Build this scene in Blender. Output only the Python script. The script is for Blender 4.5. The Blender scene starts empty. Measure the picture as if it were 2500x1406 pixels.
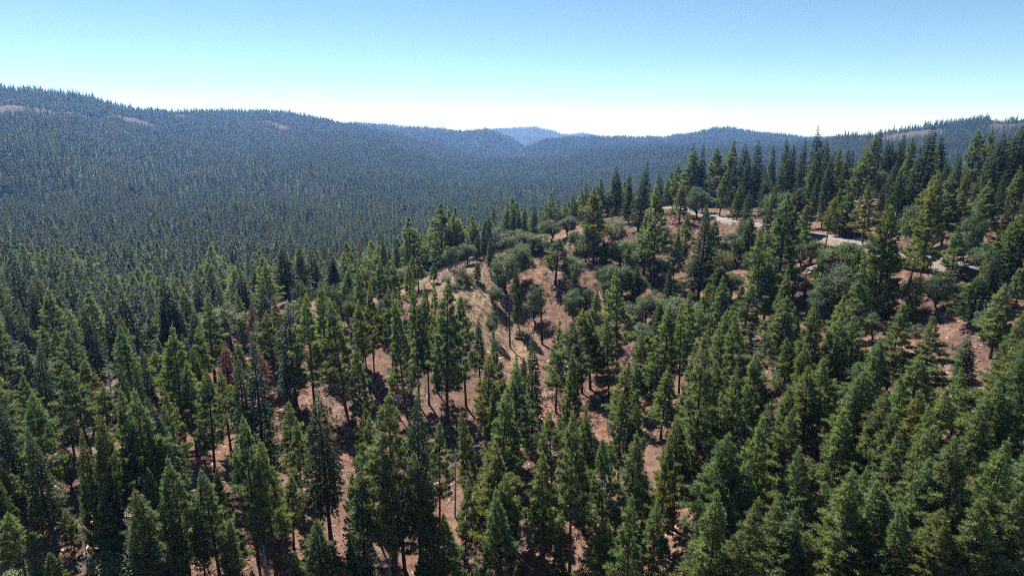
import bpy, math, random
import numpy as np
from mathutils import Vector

# ------------------------------------------------------------------ scene, camera, sky, sun
S = bpy.context.scene
COL = S.collection
CAM_Z = 80.0
PITCH = 0.24999
cam_d = bpy.data.cameras.new('camera'); cam = bpy.data.objects.new('camera', cam_d); COL.objects.link(cam)
cam_d.sensor_width = 36.0; cam_d.lens = 21.6; cam_d.clip_start = 0.5; cam_d.clip_end = 60000
cam.location = (0, 0, CAM_Z); cam.rotation_euler = (math.pi/2 - PITCH, 0, 0)
S.camera = cam

SUN_EL, SUN_AZ = math.radians(52), math.radians(-27)      # azimuth from +Y towards +X
W = bpy.data.worlds.new('World'); S.world = W; W.use_nodes = True
nt = W.node_tree; nt.nodes.clear()
sky = nt.nodes.new('ShaderNodeTexSky'); sky.sky_type = 'NISHITA'; sky.sun_disc = False
sky.sun_elevation = SUN_EL; sky.sun_rotation = SUN_AZ
sky.altitude = 1600; sky.air_density = 0.65; sky.dust_density = 0.0; sky.ozone_density = 0.8
bg = nt.nodes.new('ShaderNodeBackground'); bg.inputs['Strength'].default_value = 0.052
wo = nt.nodes.new('ShaderNodeOutputWorld')
tnt = nt.nodes.new('ShaderNodeMix'); tnt.data_type = 'RGBA'; tnt.blend_type = 'MULTIPLY'; tnt.inputs[0].default_value = 1.0
tnt.inputs[7].default_value = (0.94, 1.07, 0.97, 1)      # the camera's cyan cast on the whole sky
nt.links.new(sky.outputs[0], tnt.inputs[6]); nt.links.new(tnt.outputs[2], bg.inputs[0]); nt.links.new(bg.outputs[0], wo.inputs[0])

sd = bpy.data.lights.new('sun', 'SUN'); sd.energy = 4.4; sd.angle = math.radians(0.53); sd.color = (1.0, 0.95, 0.87)
sun = bpy.data.objects.new('sun', sd); COL.objects.link(sun)
sv = Vector((math.sin(SUN_AZ)*math.cos(SUN_EL), math.cos(SUN_AZ)*math.cos(SUN_EL), math.sin(SUN_EL)))
sun.rotation_euler = sv.to_track_quat('Z', 'Y').to_euler()
sun.location = (0, 0, 400)

S.view_settings.view_transform = 'Standard'; S.view_settings.look = 'None'
S.view_settings.exposure = 1.55; S.view_settings.gamma = 1.0; S.view_settings.use_curve_mapping = False
S.render.engine = 'CYCLES'
S.cycles.max_bounces = 6; S.cycles.diffuse_bounces = 4; S.cycles.glossy_bounces = 1; S.cycles.transmission_bounces = 3
S.cycles.volume_bounces = 0; S.cycles.transparent_max_bounces = 4
S.cycles.use_denoising = False; S.cycles.denoiser = 'OPENIMAGEDENOISE'; S.cycles.denoising_input_passes = 'RGB_ALBEDO_NORMAL'; S.cycles.denoising_prefilter = 'ACCURATE'
S.cycles.caustics_reflective = False; S.cycles.caustics_refractive = False
S.cycles.sample_clamp_indirect = 4.0
S.cycles.filter_width = 1.15

HAZE_DENSITY = 0.00009
HAZE_COLOR = (0.20, 0.40, 1.0)
HAZE_G = 0.3

# ------------------------------------------------------------------ helpers
def hsh(ix, iy, seed):
    n = (ix.astype(np.int64)*374761393 + iy.astype(np.int64)*668265263 + seed*974711) & 0xffffffff
    n = ((n ^ (n >> 13))*1274126177) & 0xffffffff
    return ((n ^ (n >> 16)) & 0xffff)/65535.0
def vnoise(x, y, seed=0):
    ix = np.floor(x); iy = np.floor(y); fx = x-ix; fy = y-iy
    fx = fx*fx*(3-2*fx); fy = fy*fy*(3-2*fy)
    a = hsh(ix, iy, seed); b = hsh(ix+1, iy, seed); c = hsh(ix, iy+1, seed); d = hsh(ix+1, iy+1, seed)
    return a+(b-a)*fx+(c-a)*fy+(a-b-c+d)*fx*fy
def fbm(x, y, seed=0, oct=4):
    s = 0; a = .5
    for k in range(oct):
        s = s+a*(vnoise(x, y, seed+k*17)-.5)*2; x = x*2.03+7.1; y = y*2.03+3.7; a *= .5
    return s

def new_mesh(name, V, Fc, mat=None, smooth=False, tint=None):
    """V (n,3); Fc (m,3) or (m,4) index array; tint: one value per face."""
    V = np.ascontiguousarray(V, np.float32); Fc = np.ascontiguousarray(Fc, np.int32)
    me = bpy.data.meshes.new(name); k = Fc.shape[1]; m = len(Fc)
    me.vertices.add(len(V)); me.vertices.foreach_set('co', V.ravel())
    me.loops.add(m*k); me.loops.foreach_set('vertex_index', Fc.ravel())
    me.polygons.add(m); me.polygons.foreach_set('loop_start', np.arange(0, m*k, k, dtype=np.int32))
    if smooth: me.polygons.foreach_set('use_smooth', np.ones(m, bool))
    if tint is not None:
        at = me.attributes.new('tint', 'FLOAT', 'FACE'); at.data.foreach_set('value', np.ascontiguousarray(tint, np.float32))
    me.update(calc_edges=True)
    if mat: me.materials.append(mat)
    return me
def obj(name, me, parent=None, **props):
    o = bpy.data.objects.new(name, me); COL.objects.link(o)
    if parent is not None: o.parent = parent
    for k, v in props.items(): o[k] = v
    return o

def mat_base(name):
    m = bpy.data.materials.new(name); m.use_nodes = True
    n = m.node_tree.nodes; n.clear()
    out = n.new('ShaderNodeOutputMaterial'); b = n.new('ShaderNodeBsdfPrincipled')
    m.node_tree.links.new(b.outputs[0], out.inputs[0])
    return m, n, m.node_tree.links, b, out
def ramp(n, stops):
    r = n.new('ShaderNodeValToRGB'); e = r.color_ramp.elements
    while len(e) < len(stops): e.new(.5)
    for q, (p, c) in zip(e, stops): q.position = p; q.color = (*c, 1) if len(c) == 3 else c
    return r
def mixc(n, l, fac, a, b, mode='MIX'):
    x = n.new('ShaderNodeMix'); x.data_type = 'RGBA'; x.blend_type = mode
    for sock, v in ((x.inputs[0], fac), (x.inputs[6], a), (x.inputs[7], b)):
        if hasattr(v, 'is_output') or hasattr(v, 'links'): l.new(v, sock)
        elif isinstance(v, (int, float)): sock.default_value = v
        else: sock.default_value = (*v, 1)
    return x.outputs[2]

def foliage_mat(name, dark, mid, light, warm, trans=0.3, rough=0.55, spec=0.3):
    """Leaf colour: each spray has its own tint, each tree its own cast."""
    m, n, l, b, out = mat_base(name)
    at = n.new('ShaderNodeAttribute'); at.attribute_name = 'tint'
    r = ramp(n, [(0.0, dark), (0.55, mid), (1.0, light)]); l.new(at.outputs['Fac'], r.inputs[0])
    oi = n.new('ShaderNodeObjectInfo')
    r2 = ramp(n, [(0.0, warm), (0.2, (.86, .89, .90)), (0.4, (1, 1, 1)), (0.6, (.84, .98, 1.04)), (0.8, (1.16, 1.20, .96)), (1.0, (1.12, 1.16, 1.06))])
    l.new(oi.outputs['Random'], r2.inputs[0])
    c = mixc(n, l, 1.0, r.outputs[0], r2.outputs[0], 'MULTIPLY')
    l.new(c, b.inputs['Base Color']); b.inputs['Roughness'].default_value = rough
    b.inputs['Specular IOR Level'].default_value = spec
    t = n.new('ShaderNodeBsdfTranslucent')
    c2 = mixc(n, l, 1.0, c, (1.2, 1.18, 0.75), 'MULTIPLY'); l.new(c2, t.inputs[0])
    mx = n.new('ShaderNodeMixShader'); mx.inputs[0].default_value = trans
    l.new(b.outputs[0], mx.inputs[1]); l.new(t.outputs[0], mx.inputs[2]); l.new(mx.outputs[0], out.inputs[0])
    return m
def bark_mat(name, c0, c1, scale=(6, 6, 1.2)):
    m, n, l, b, out = mat_base(name)
    tc = n.new('ShaderNodeTexCoord'); mp = n.new('ShaderNodeMapping'); mp.inputs['Scale'].default_value = scale
    l.new(tc.outputs['Object'], mp.inputs[0])
    no = n.new('ShaderNodeTexNoise'); no.inputs['Scale'].default_value = 1.0; no.inputs['Detail'].default_value = 5
    l.new(mp.outputs[0], no.inputs[0])
    r = ramp(n, [(0.35, c0), (0.65, c1)]); l.new(no.outputs[0], r.inputs[0]); l.new(r.outputs[0], b.inputs['Base Color'])
    bp = n.new('ShaderNodeBump'); bp.inputs['Strength'].default_value = .7; bp.inputs['Distance'].default_value = .05
    l.new(no.outputs[0], bp.inputs['Height']); l.new(bp.outputs[0], b.inputs['Normal'])
    b.inputs['Roughness'].default_value = .9; b.inputs['Specular IOR Level'].default_value = .1
    return m

M = {}
M['pine'] = foliage_mat('pine_needles', (.072, .097, .048), (.136, .176, .084), (.205, .255, .127), (1.25, 1.05, .75), trans=.5)
M['fir'] = foliage_mat('fir_needles', (.040, .061, .034), (.072, .108, .054), (.130, .176, .090), (1.15, 1.0, .8), trans=.34)
M['cedar'] = foliage_mat('cedar_sprays', (.044, .066, .025), (.088, .124, .044), (.155, .200, .075), (1.2, 1.05, .8), trans=.36)
M['oak'] = foliage_mat('oak_leaves', (.066, .088, .046), (.115, .146, .078), (.170, .202, .115), (1.15, 1.05, .8), trans=.3, rough=.7, spec=.15)
M['bush'] = foliage_mat('bush_leaves', (.045, .058, .034), (.075, .090, .052), (.12, .135, .08), (1.1, 1.05, .85), trans=.2)
M['dead'] = foliage_mat('dead_needles', (.15, .065, .045), (.27, .12, .082), (.36, .19, .14), (1.0, 1.0, 1.0), trans=.2, spec=.1)
M['twig'] = foliage_mat('dead_twigs', (.16, .13, .13), (.26, .22, .21), (.36, .32, .31), (1, 1, 1), trans=0.02, spec=.1)
M['bark'] = bark_mat('pine_bark', (.045, .026, .018), (.135, .080, .055))
M['bark_fir'] = bark_mat('fir_bark', (.040, .032, .028), (.10, .075, .062))
M['bark_oak'] = bark_mat('oak_bark', (.035, .028, .024), (.085, .070, .060))
M['bark_snag'] = bark_mat('weathered_wood', (.22, .20, .195), (.46, .43, .42))
M['bark_burnt'] = bark_mat('burnt_bark', (.020, .015, .012), (.085, .050, .032))
M['wood'] = bark_mat('cut_wood', (.42, .30, .20), (.66, .52, .38))
M['log'] = bark_mat('fallen_log_bark', (.22, .16, .13), (.46, .37, .31))

# ------------------------------------------------------------------ terrain
CP = np.array([(0.0000,4.4067,-67.44),(-0.7048,4.5643,-56.43),(0.7297,4.3567,-46.44),(-0.4056,4.4773,-66.06),(0.4056,4.3567,-58.55),(0.0369,4.7449,-64.09),(0.0000,5.1705,-62.21),(-0.0545,5.3660,-47.34),(0.1005,5.5294,-40.01),(-0.1700,5.3845,-53.18),(0.1926,5.5134,-39.34),(0.2918,5.6768,-36.53),(0.2540,5.7838,-37.53),(0.3531,5.5530,-35.52),(0.4681,5.4027,-33.91),(0.5322,5.3181,-32.97),(0.6211,5.2040,-31.96),(0.6840,5.1475,-31.68),(0.5854,5.4596,-28.08),(0.5195,5.6168,-27.69),(0.4421,5.6699,-33.02),(0.6933,5.4161,-25.28),(0.3920,5.7038,-35.11),(0.6843,4.9053,-40.27),(0.6505,4.7622,-44.46),(0.4762,5.2040,-40.96),(0.5795,5.0752,-40.82),(0.3001,5.2679,-46.93),(0.4026,5.0752,-46.60),(0.1720,5.2257,-54.28),(0.1356,5.3753,-46.96),(0.3100,4.9558,-54.10),(0.2967,4.4998,-61.83),(-0.2242,5.0626,-62.22),(-0.3717,5.1818,-63.21),(-0.3476,4.9416,-62.85),(-0.5254,4.9972,-61.13),(-0.6862,5.1059,-60.95),(-0.5166,5.2470,-64.22),(-0.2702,5.3230,-55.67),(-0.6428,5.2983,-65.27),(-0.6775,5.6699,-73.52),(-0.6708,6.0403,-87.99),(-0.6650,6.4297,-106.37),(-0.6577,6.7799,-108.78),(-0.6490,7.2079,-89.37),(-0.6412,7.5496,-28.73),(-0.6519,7.7407,51.13),(-0.4252,5.4596,-65.74),(-0.3638,5.4723,-62.35),(-0.5284,5.4381,-69.03),(-0.5497,6.4615,-115.18),(-0.4117,6.7093,-117.38),(-0.4627,7.0475,-119.37),(-0.4562,7.4674,-79.68),(-0.4518,7.7407,-12.97),(-0.2908,7.0475,-127.79),(-0.2863,7.4955,-87.57),(-0.0994,7.1309,-144.27),(-0.0986,7.4384,-140.56),(0.0000,8.0064,-148.30),(-0.2230,7.9010,-33.07),(0.1627,7.6009,-125.53),(0.1295,8.0709,-100.10),(0.4021,7.6009,-93.34),(0.5997,7.4384,-44.27),(-0.0966,5.6168,-62.00),(-0.0966,5.8289,-84.00),(-0.0966,6.1092,-108.00),(-0.0966,6.5511,-132.00),(0.0645,5.7038,-48.00),(0.0645,5.9402,-75.00),(0.0645,6.2146,-105.00),(0.0645,6.6846,-135.00),(0.2528,5.8861,-42.00),(0.2528,6.1092,-70.00),(0.2528,6.4770,-115.00),(0.2528,6.9078,-135.00),(0.4511,5.8289,-32.00),(0.4511,6.0638,-55.00),(0.4511,6.4770,-110.00),(0.4511,6.9078,-130.00),(0.6594,5.7038,-25.00),(0.6594,6.0403,-45.00),(0.6594,6.4770,-100.00),(0.6594,6.9078,-115.00),(-0.2528,5.4806,-65.00),(-0.2528,5.7038,-84.00),(-0.2528,6.1092,-112.00),(-0.5504,5.5607,-88.00),(-0.5504,5.9915,-108.00),(-0.9467,4.6052,-72.00),(-0.9467,5.5215,-95.00),(-0.9467,6.5511,-120.00),(-0.9467,7.3132,-60.00),(-0.9467,7.7832,60.00),(0.9467,4.6052,-50.00),(0.9467,5.3936,-30.00),(0.9467,6.0403,-40.00),(0.9467,6.9078,-90.00),(0.9467,7.6009,-60.00),(0.0000,3.8067,-66.00),(-0.6793,3.8067,-70.00),(0.6793,3.8067,-60.00),(0.0000,2.9957,-66.00),(-0.9467,3.4012,-70.00),(0.9467,3.4012,-60.00),(-0.6389,8.1605,60.00),(-0.4511,8.2428,0.00),(-0.2223,8.4118,-60.00),(0.0000,8.5172,-230.00),(0.0000,9.1050,-240.00),(0.2223,8.6995,-170.00),(0.5960,8.2940,-60.00),(-0.6389,9.1050,-100.00),(0.5960,9.1050,-120.00),(0.0000,9.3057,-250.00),(-0.6389,9.3057,-250.00),(0.6389,9.3057,-250.00),(-0.9467,9.1050,-100.00),(0.9467,9.1050,-100.00),(-0.9467,9.3057,-250.00),(0.9467,9.3057,-250.00)])
RIDGES = [([-0.8078, -0.6704, -0.6309, -0.5894, -0.5452, -0.4978, -0.4631, -0.416, -0.3722, -0.3389, -0.2815, -0.24, -0.1852, -0.1227, -0.0587], [2450, 2450, 2450, 2500, 2550, 2600, 2700, 2900, 3000, 3000, 3000, 3000, 3000, 3000, 3000], [98.8, 109.7, 103.1, 89.4, 73.8, 64.6, 57.9, 66.1, 74.5, 60.1, 33.2, 10.4, -26.0, -78.4, -149.1], 0.16, 0.12), ([-0.3419, -0.2822, -0.2397, -0.1907, -0.1282, -0.0773, -0.0387, 0.0, 0.026, 0.0586], [4300, 4300, 4300, 4300, 4300, 4300, 4300, 4300, 4300, 4300], [-53.4, 10.7, 39.7, 32.6, 11.9, -11.9, 1.5, -57.7, -136.3, -177.1], 0.2, 0.2), ([-0.084, -0.0258, 0.0064, 0.0387, 0.0645, 0.0967, 0.1354], [8000, 8000, 8000, 8000, 8000, 8000, 8000], [-103.0, 17.0, 22.0, 41.9, -8.0, -72.9, -152.5], 0.2, 0.2), ([0.0518, 0.0839, 0.1094, 0.1318, 0.1733], [9600, 9600, 9600, 9600, 9600], [-178.6, -64.0, -39.9, -75.7, -176.5], 0.2, 0.2), ([0.0065, 0.026, 0.0518, 0.0839, 0.1287, 0.1603, 0.1979, 0.2133, 0.2349, 0.2828, 0.306, 0.3349, 0.3639, 0.4142, 0.4572, 0.5522], [3800, 3800, 3900, 4000, 4200, 4400, 4400, 4400, 4400, 4400, 4400, 4400, 4400, 4400, 4400, 4400], [-143.0, -104.5, -69.6, -55.5, -56.7, -47.1, -52.3, -44.2, -52.1, -22.7, 3.5, 8.3, -17.7, -40.6, -60.2, -86.8], 0.14, 0.15), ([0.4265, 0.4572, 0.4818, 0.5165, 0.5495, 0.5723, 0.5988, 0.6199, 0.6321, 0.6569, 0.6842, 0.7491, 0.9422], [2500, 2500, 2450, 2450, 2400, 2400, 2400, 2350, 2350, 2350, 2350, 2350, 2350], [-66.9, -43.7, -19.9, -17.3, -7.4, -2.6, 2.0, 9.4, 16.1, 13.1, 16.8, 24.1, 27.4], 0.1, 0.1)]
KA = 3.0
def fit_rbf(pts, reg=1e-3):
    X = np.c_[pts[:, 0]*KA, pts[:, 1]]; n = len(X)
    r2 = ((X[:, None]-X[None])**2).sum(-1); K = .5*r2*np.log(r2+1e-12)
    A = np.zeros((n+3, n+3)); A[:n, :n] = K+reg*np.eye(n); A[:n, n] = 1; A[:n, n+1:] = X; A[n, :n] = 1; A[n+1:, :n] = X.T
    return X, np.linalg.solve(A, np.r_[pts[:, 2], 0, 0, 0])
RX, RW = fit_rbf(CP)
def ground_polar(az, D):
    """Ground height (world z) at a bearing and distance from the hill's viewpoint: thin-plate surface with ridges."""
    az = np.asarray(az, float); D = np.maximum(np.asarray(D, float), 14.0)
    azc = np.clip(az, -1.05, 1.05)
    q0 = azc*KA; q1 = np.log(D); n = len(RX)
    out = RW[n]+q0*RW[n+1]+q1*RW[n+2]
    for i in range(n):
        r2 = (q0-RX[i, 0])**2+(q1-RX[i, 1])**2
        out = out+RW[i]*.5*r2*np.log(r2+1e-12)
    for A, DD, Z, sf, sb in RIDGES:
        zc = np.interp(azc, A, Z); dc = np.interp(azc, A, DD)
        fade = np.maximum(0, np.maximum(A[0]-azc, azc-A[-1]))*2000
        zr = zc-fade-np.where(D < dc, sf*(dc-D), sb*(D-dc))
        k = 12+D*.006; h = np.clip(.5+.5*(zr-out)/k, 0, 1)
        out = out*(1-h)+zr*h+k*h*(1-h)
    w = np.clip((np.abs(az)-1.05)/1.6, 0, 1); w = w*w*(3-2*w)
    out = out*(1-w)+(-66)*w
    x = D*np.sin(az); y = D*np.cos(az)
    out = out+fbm(x/480, y/480, 5)*np.clip((D-500)/900, 0, 1)*(40-34*np.clip((D-2600)/700, 0, 1))
    out = out+fbm(x/150, y/150, 25)*np.clip((D-1500)/500, 0, 1)*9*(1-.8*np.clip((D-2700)/600, 0, 1))
    out = out+fbm(x/95, y/95, 15)*np.clip((D-350)/600, 0, 1)*7
    out = out+fbm(x/17, y/17, 9)*.55*np.clip((D-20)/50, 0, 1)+fbm(x/4.1, y/4.1, 3)*.16
    return out+CAM_Z
def ground(x, y):
    x = np.asarray(x, float); y = np.asarray(y, float)
    return ground_polar(np.arctan2(x, y), np.hypot(x, y))

BARE = [(-1293.0, 1642.0, 87.0, 59.0), (-1234.0, 1696.0, 77.0, 61.0), (-1231.0, 1810.0, 66.0, 41.0), (-1177.0, 1990.0, 88.0, 56.0), (-1204.0, 2317.0, 65.0, 33.0), (-897.0, 2484.0, 104.0, 37.0), (-986.0, 2554.0, 79.0, 44.0), (392.0, 7116.0, 331.0, 92.0), (1135.0, 2114.0, 69.0, 104.0), (1190.0, 1937.0, 86.0, 112.0), (1213.0, 1675.0, 96.0, 79.0), (1394.0, 1786.0, 89.0, 58.0), (1199.0, 1715.0, 97.0, 55.0), (-122.0, 1149.0, 54.0, 8.0), (-292.0, 481.0, 26.0, 4.0), (-268.0, 331.0, 20.0, 6.0), (-447.0, 580.0, 34.0, 9.0), (-320.0, 383.0, 23.0, 5.0), (-382.0, 582.0, 32.0, 4.0), (-279.0, 756.0, 37.0, 7.0), (-317.0, 682.0, 35.0, 4.0), (-410.0, 490.0, 30.0, 8.0)]     # (x, y, radial half length, tangential half width): openings of bare ground
def bare_mask(x, y):
    m = np.zeros(len(x), bool)
    for bx, by, a, b in BARE:
        D = math.hypot(bx, by); ux, uy = bx/D, by/D
        dr = (x-bx)*ux+(y-by)*uy; dt = (x-bx)*uy-(y-by)*ux
        m |= (dr/a)**2+(dt/b)**2 < 1+.6*fbm(x/30, y/30, 77)
    return m
# soil and litter
GRASS = [(-37.7, 219.4, 13), (-72.6, 505.2, 11), (-61.8, 548.9, 10), (-16.5, 219.4, 9), (-39.9, 206.9, 9), (-13.3, 192.4, 20), (-6.9, 180.6, 16), (-16.8, 204.5, 14), (-2.4, 171.8, 12), (22.5, 238.2, 12), (113.0, 264.6, 14), (102.7, 265.1, 9), (119.5, 150.7, 12)]          # (x, y, radius) of dry grass patches
def soil_mat():
    m, n, l, b, out = mat_base('forest_soil')
    g = n.new('ShaderNodeNewGeometry')
    def noise(sc, det=4, rough=.6, off=0):
        mp = n.new('ShaderNodeMapping'); mp.inputs['Location'].default_value = (off, off*.7, 0); l.new(g.outputs['Position'], mp.inputs[0])
        t = n.new('ShaderNodeTexNoise'); t.inputs['Scale'].default_value = sc; t.inputs['Detail'].default_value = det
        t.inputs['Roughness'].default_value = rough; l.new(mp.outputs[0], t.inputs[0]); return t.outputs[0]
    r = ramp(n, [(.30, (.045, .029, .023)), (.46, (.112, .070, .053)), (.72, (.215, .142, .110))]); l.new(noise(.45, 9, .78), r.inputs[0])
    r1 = ramp(n, [(.35, (.68, .68, .72)), (.65, (1.18, 1.06, 1.0))]); l.new(noise(.045, 3, .5, 30), r1.inputs[0])
    c = mixc(n, l, 1.0, r.outputs[0], r1.outputs[0], 'MULTIPLY')
    # chips and litter
    v = n.new('ShaderNodeTexVoronoi'); v.inputs['Scale'].default_value = 2.6; l.new(g.outputs['Position'], v.inputs['Vector'])
    rv = ramp(n, [(.86, (0, 0, 0)), (.93, (1, 1, 1))]); 
    sx = n.new('ShaderNodeSeparateColor'); l.new(v.outputs['Color'], sx.inputs[0]); l.new(sx.outputs[0], rv.inputs[0])
    rd = ramp(n, [(.10, (1, 1, 1)), (.24, (0, 0, 0))]); l.new(v.outputs['Distance'], rd.inputs[0])
    fm = mixc(n, l, 1.0, rv.outputs[0], rd.outputs[0], 'MULTIPLY')
    c = mixc(n, l, fm, c, (.50, .36, .27))
    # grey litter / stone
    rg = ramp(n, [(.56, (0, 0, 0)), (.68, (.75, .75, .75))]); l.new(noise(.16, 6, .7, 80), rg.inputs[0])
    c = mixc(n, l, rg.outputs[0], c, (.20, .150, .132))
    # dry grass patches
    tot = None
    for x, y, rad in GRASS:
        d = n.new('ShaderNodeVectorMath'); d.operation = 'DISTANCE'; d.inputs[1].default_value = (x, y, 0)
        fl = n.new('ShaderNodeVectorMath'); fl.operation = 'MULTIPLY'; fl.inputs[1].default_value = (1, 1, 0)
        l.new(g.outputs['Position'], fl.inputs[0]); l.new(fl.outputs[0], d.inputs[0])
        mr = n.new('ShaderNodeMapRange'); mr.inputs[1].default_value = rad; mr.inputs[2].default_value = rad*.25
        l.new(d.outputs['Value'], mr.inputs[0])
        if tot is None: tot = mr.outputs[0]
        else:
            mm = n.new('ShaderNodeMath'); mm.operation = 'MAXIMUM'; l.new(tot, mm.inputs[0]); l.new(mr.outputs[0], mm.inputs[1]); tot = mm.outputs[0]
    gm = n.new('ShaderNodeMath'); gm.operation = 'MULTIPLY'; l.new(tot, gm.inputs[0])
    rgn = ramp(n, [(.40, (0, 0, 0)), (.60, (1, 1, 1))]); l.new(noise(.5, 6, .7, 11), rgn.inputs[0]); l.new(rgn.outputs[0], gm.inputs[1])
    rgc = ramp(n, [(.35, (.18, .15, .075)), (.55, (.30, .225, .145)), (.7, (.38, .29, .205))]); l.new(noise(.8, 5, .7, 55), rgc.inputs[0])
    c = mixc(n, l, gm.outputs[0], c, rgc.outputs[0])
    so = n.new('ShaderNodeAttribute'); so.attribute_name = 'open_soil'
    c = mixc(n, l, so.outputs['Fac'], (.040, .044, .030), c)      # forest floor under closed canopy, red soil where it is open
    l.new(c, b.inputs['Base Color']); b.inputs['Roughness'].default_value = .95; b.inputs['Specular IOR Level'].default_value = .1
    bp = n.new('ShaderNodeBump'); bp.inputs['Strength'].default_value = .8; bp.inputs['Distance'].default_value = .18
    l.new(noise(2.2, 8, .75, 3), bp.inputs['Height']); l.new(bp.outputs[0], b.inputs['Normal'])
    return m
M['soil'] = soil_mat()

def build_ground():
    fine = np.radians(np.arange(-50, 50.001, .22)); coarse = np.radians(np.arange(53, 307.1, 3.))
    az = np.concatenate([fine, coarse]); az = np.where(az > math.pi, az-2*math.pi, az)
    na = len(az)
    D = np.concatenate([[.02], np.linspace(14, 60, 24)[:-1], np.exp(np.linspace(math.log(60), math.log(420), 230))[:-1], np.exp(np.linspace(math.log(420), math.log(10800), 165))])
    nd = len(D)
    A, R = np.meshgrid(az, D)
    Z = ground_polar(A, R)
    V = np.stack([R*np.sin(A), R*np.cos(A), Z], -1).reshape(-1, 3)
    i, j = np.meshgrid(np.arange(nd-1), np.arange(na), indexing='ij'); j2 = (j+1) % na
    Q = np.stack([i*na+j, (i+1)*na+j, (i+1)*na+j2, i*na+j2], -1).reshape(-1, 4)
    me = new_mesh('ground', V, Q[:, ::-1], M['soil'], smooth=True)
    xx = V[:, 0]; yy = V[:, 1]; DD = np.hypot(xx, yy)
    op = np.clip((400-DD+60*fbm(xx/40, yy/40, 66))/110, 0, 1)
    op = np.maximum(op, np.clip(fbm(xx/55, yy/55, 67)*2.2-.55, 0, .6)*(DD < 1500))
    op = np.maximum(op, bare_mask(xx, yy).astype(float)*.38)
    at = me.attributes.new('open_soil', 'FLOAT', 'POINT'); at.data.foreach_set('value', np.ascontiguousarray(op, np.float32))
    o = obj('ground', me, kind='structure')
    return o
GROUND = build_ground()

# ------------------------------------------------------------------ roads
def asphalt_mat(name, c0, c1):
    m, n, l, b, out = mat_base(name)
    g = n.new('ShaderNodeNewGeometry'); t = n.new('ShaderNodeTexNoise'); t.inputs['Scale'].default_value = .6; t.inputs['Detail'].default_value = 7
    l.new(g.outputs['Position'], t.inputs[0]); r = ramp(n, [(.35, c0), (.65, c1)]); l.new(t.outputs[0], r.inputs[0])
    l.new(r.outputs[0], b.inputs['Base Color']); b.inputs['Roughness'].default_value = .8
    return m
M['asphalt'] = asphalt_mat('sun_bleached_asphalt', (.125, .127, .132), (.165, .167, .172))
M['gravel'] = asphalt_mat('road_shoulder_gravel', (.095, .066, .052), (.15, .108, .087))
M['line'] = asphalt_mat('worn_road_paint', (.34, .34, .33), (.5, .5, .49))
def smooth_path(pts, step=2.0):
    P = np.array(pts, float); n = len(P); out = []
    for i in range(n-1):
        p0 = P[max(i-1, 0)]; p1 = P[i]; p2 = P[i+1]; p3 = P[min(i+2, n-1)]
        m = max(2, int(np.hypot(*(p2-p1))/step))
        for k in range(m):
            t = k/m
            out.append(.5*((2*p1)+(p2-p0)*t+(2*p0-5*p1+4*p2-p3)*t*t+(3*p1-p0-3*p2+p3)*t**3))
    out.append(P[-1]); return np.array(out)
def road(name, pts, w, shoulder, mat, line):
    C = smooth_path(pts); tg = np.gradient(C, axis=0); tg /= np.linalg.norm(tg, axis=1)[:, None]
    nr = np.stack([tg[:, 1], -tg[:, 0]], -1)
    offs = np.linspace(-w/2-shoulder, w/2+shoulder, 7)
    zz = np.max([ground(*(C+nr*o).T) for o in offs], axis=0)
    ker = np.ones(7)/7; zz = np.convolve(np.pad(zz, 3, mode='edge'), ker, 'valid')+.12
    def strip(nm, prof, mt, parent=None, **kw):
        k = len(prof); V = []
        for o, dz in prof: V.append(np.c_[C+nr*o, zz+dz])
        V = np.stack(V, 1); n = len(C)
        i, j = np.meshgrid(np.arange(n-1), np.arange(k-1), indexing='ij')
        Q = np.stack([i*k+j, i*k+j+1, (i+1)*k+j+1, (i+1)*k+j], -1).reshape(-1, 4)
        return obj(nm, new_mesh(nm, V.reshape(-1, 3), Q[:, ::-1], mt, smooth=True), parent, **kw)
    base = strip(name, [(-w/2, .04), (0, .10), (w/2, .04)], mat, kind='structure')
    s = w/2+shoulder
    strip('shoulder', [(-s-2.5, -1.6), (-s, -.02), (-w/2, .036)], M['gravel'], base)
    strip('shoulder', [(w/2, .036), (s, -.02), (s+2.5, -1.6)], M['gravel'], base)
    if line:
        strip('edge_line', [(-w/2+.25, .056), (-w/2+.40, .0584)], M['line'], base)
        strip('edge_line', [(w/2-.40, .0584), (w/2-.25, .056)], M['line'], base)
    return base
ROAD_A = [(155.1, 106.2), (132.1, 116.2), (110.1, 128.2), (108.5, 135.4), (106.2, 148.4), (103.9, 176.4), (100.4, 198.7), (97.7, 231.2), (90.4, 245.3), (87.9, 257.7), (85.7, 276.1), (85.8, 292.5), (81.3, 301.4), (67.3, 310.4), (51.3, 321.4), (37.3, 343.4)]
ROAD_B = [(84.3, 274.3), (93.8, 276.5), (110.6, 268.1), (121.3, 256.8), (132.6, 252.3), (135.0, 236.1), (145.1, 218.2), (159.2, 208.1), (167.5, 201.5)]
road('road', ROAD_A, 4.8, .5, M['asphalt'], True)
road('side_road', ROAD_B, 2.8, .3, M['gravel'], False)

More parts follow.
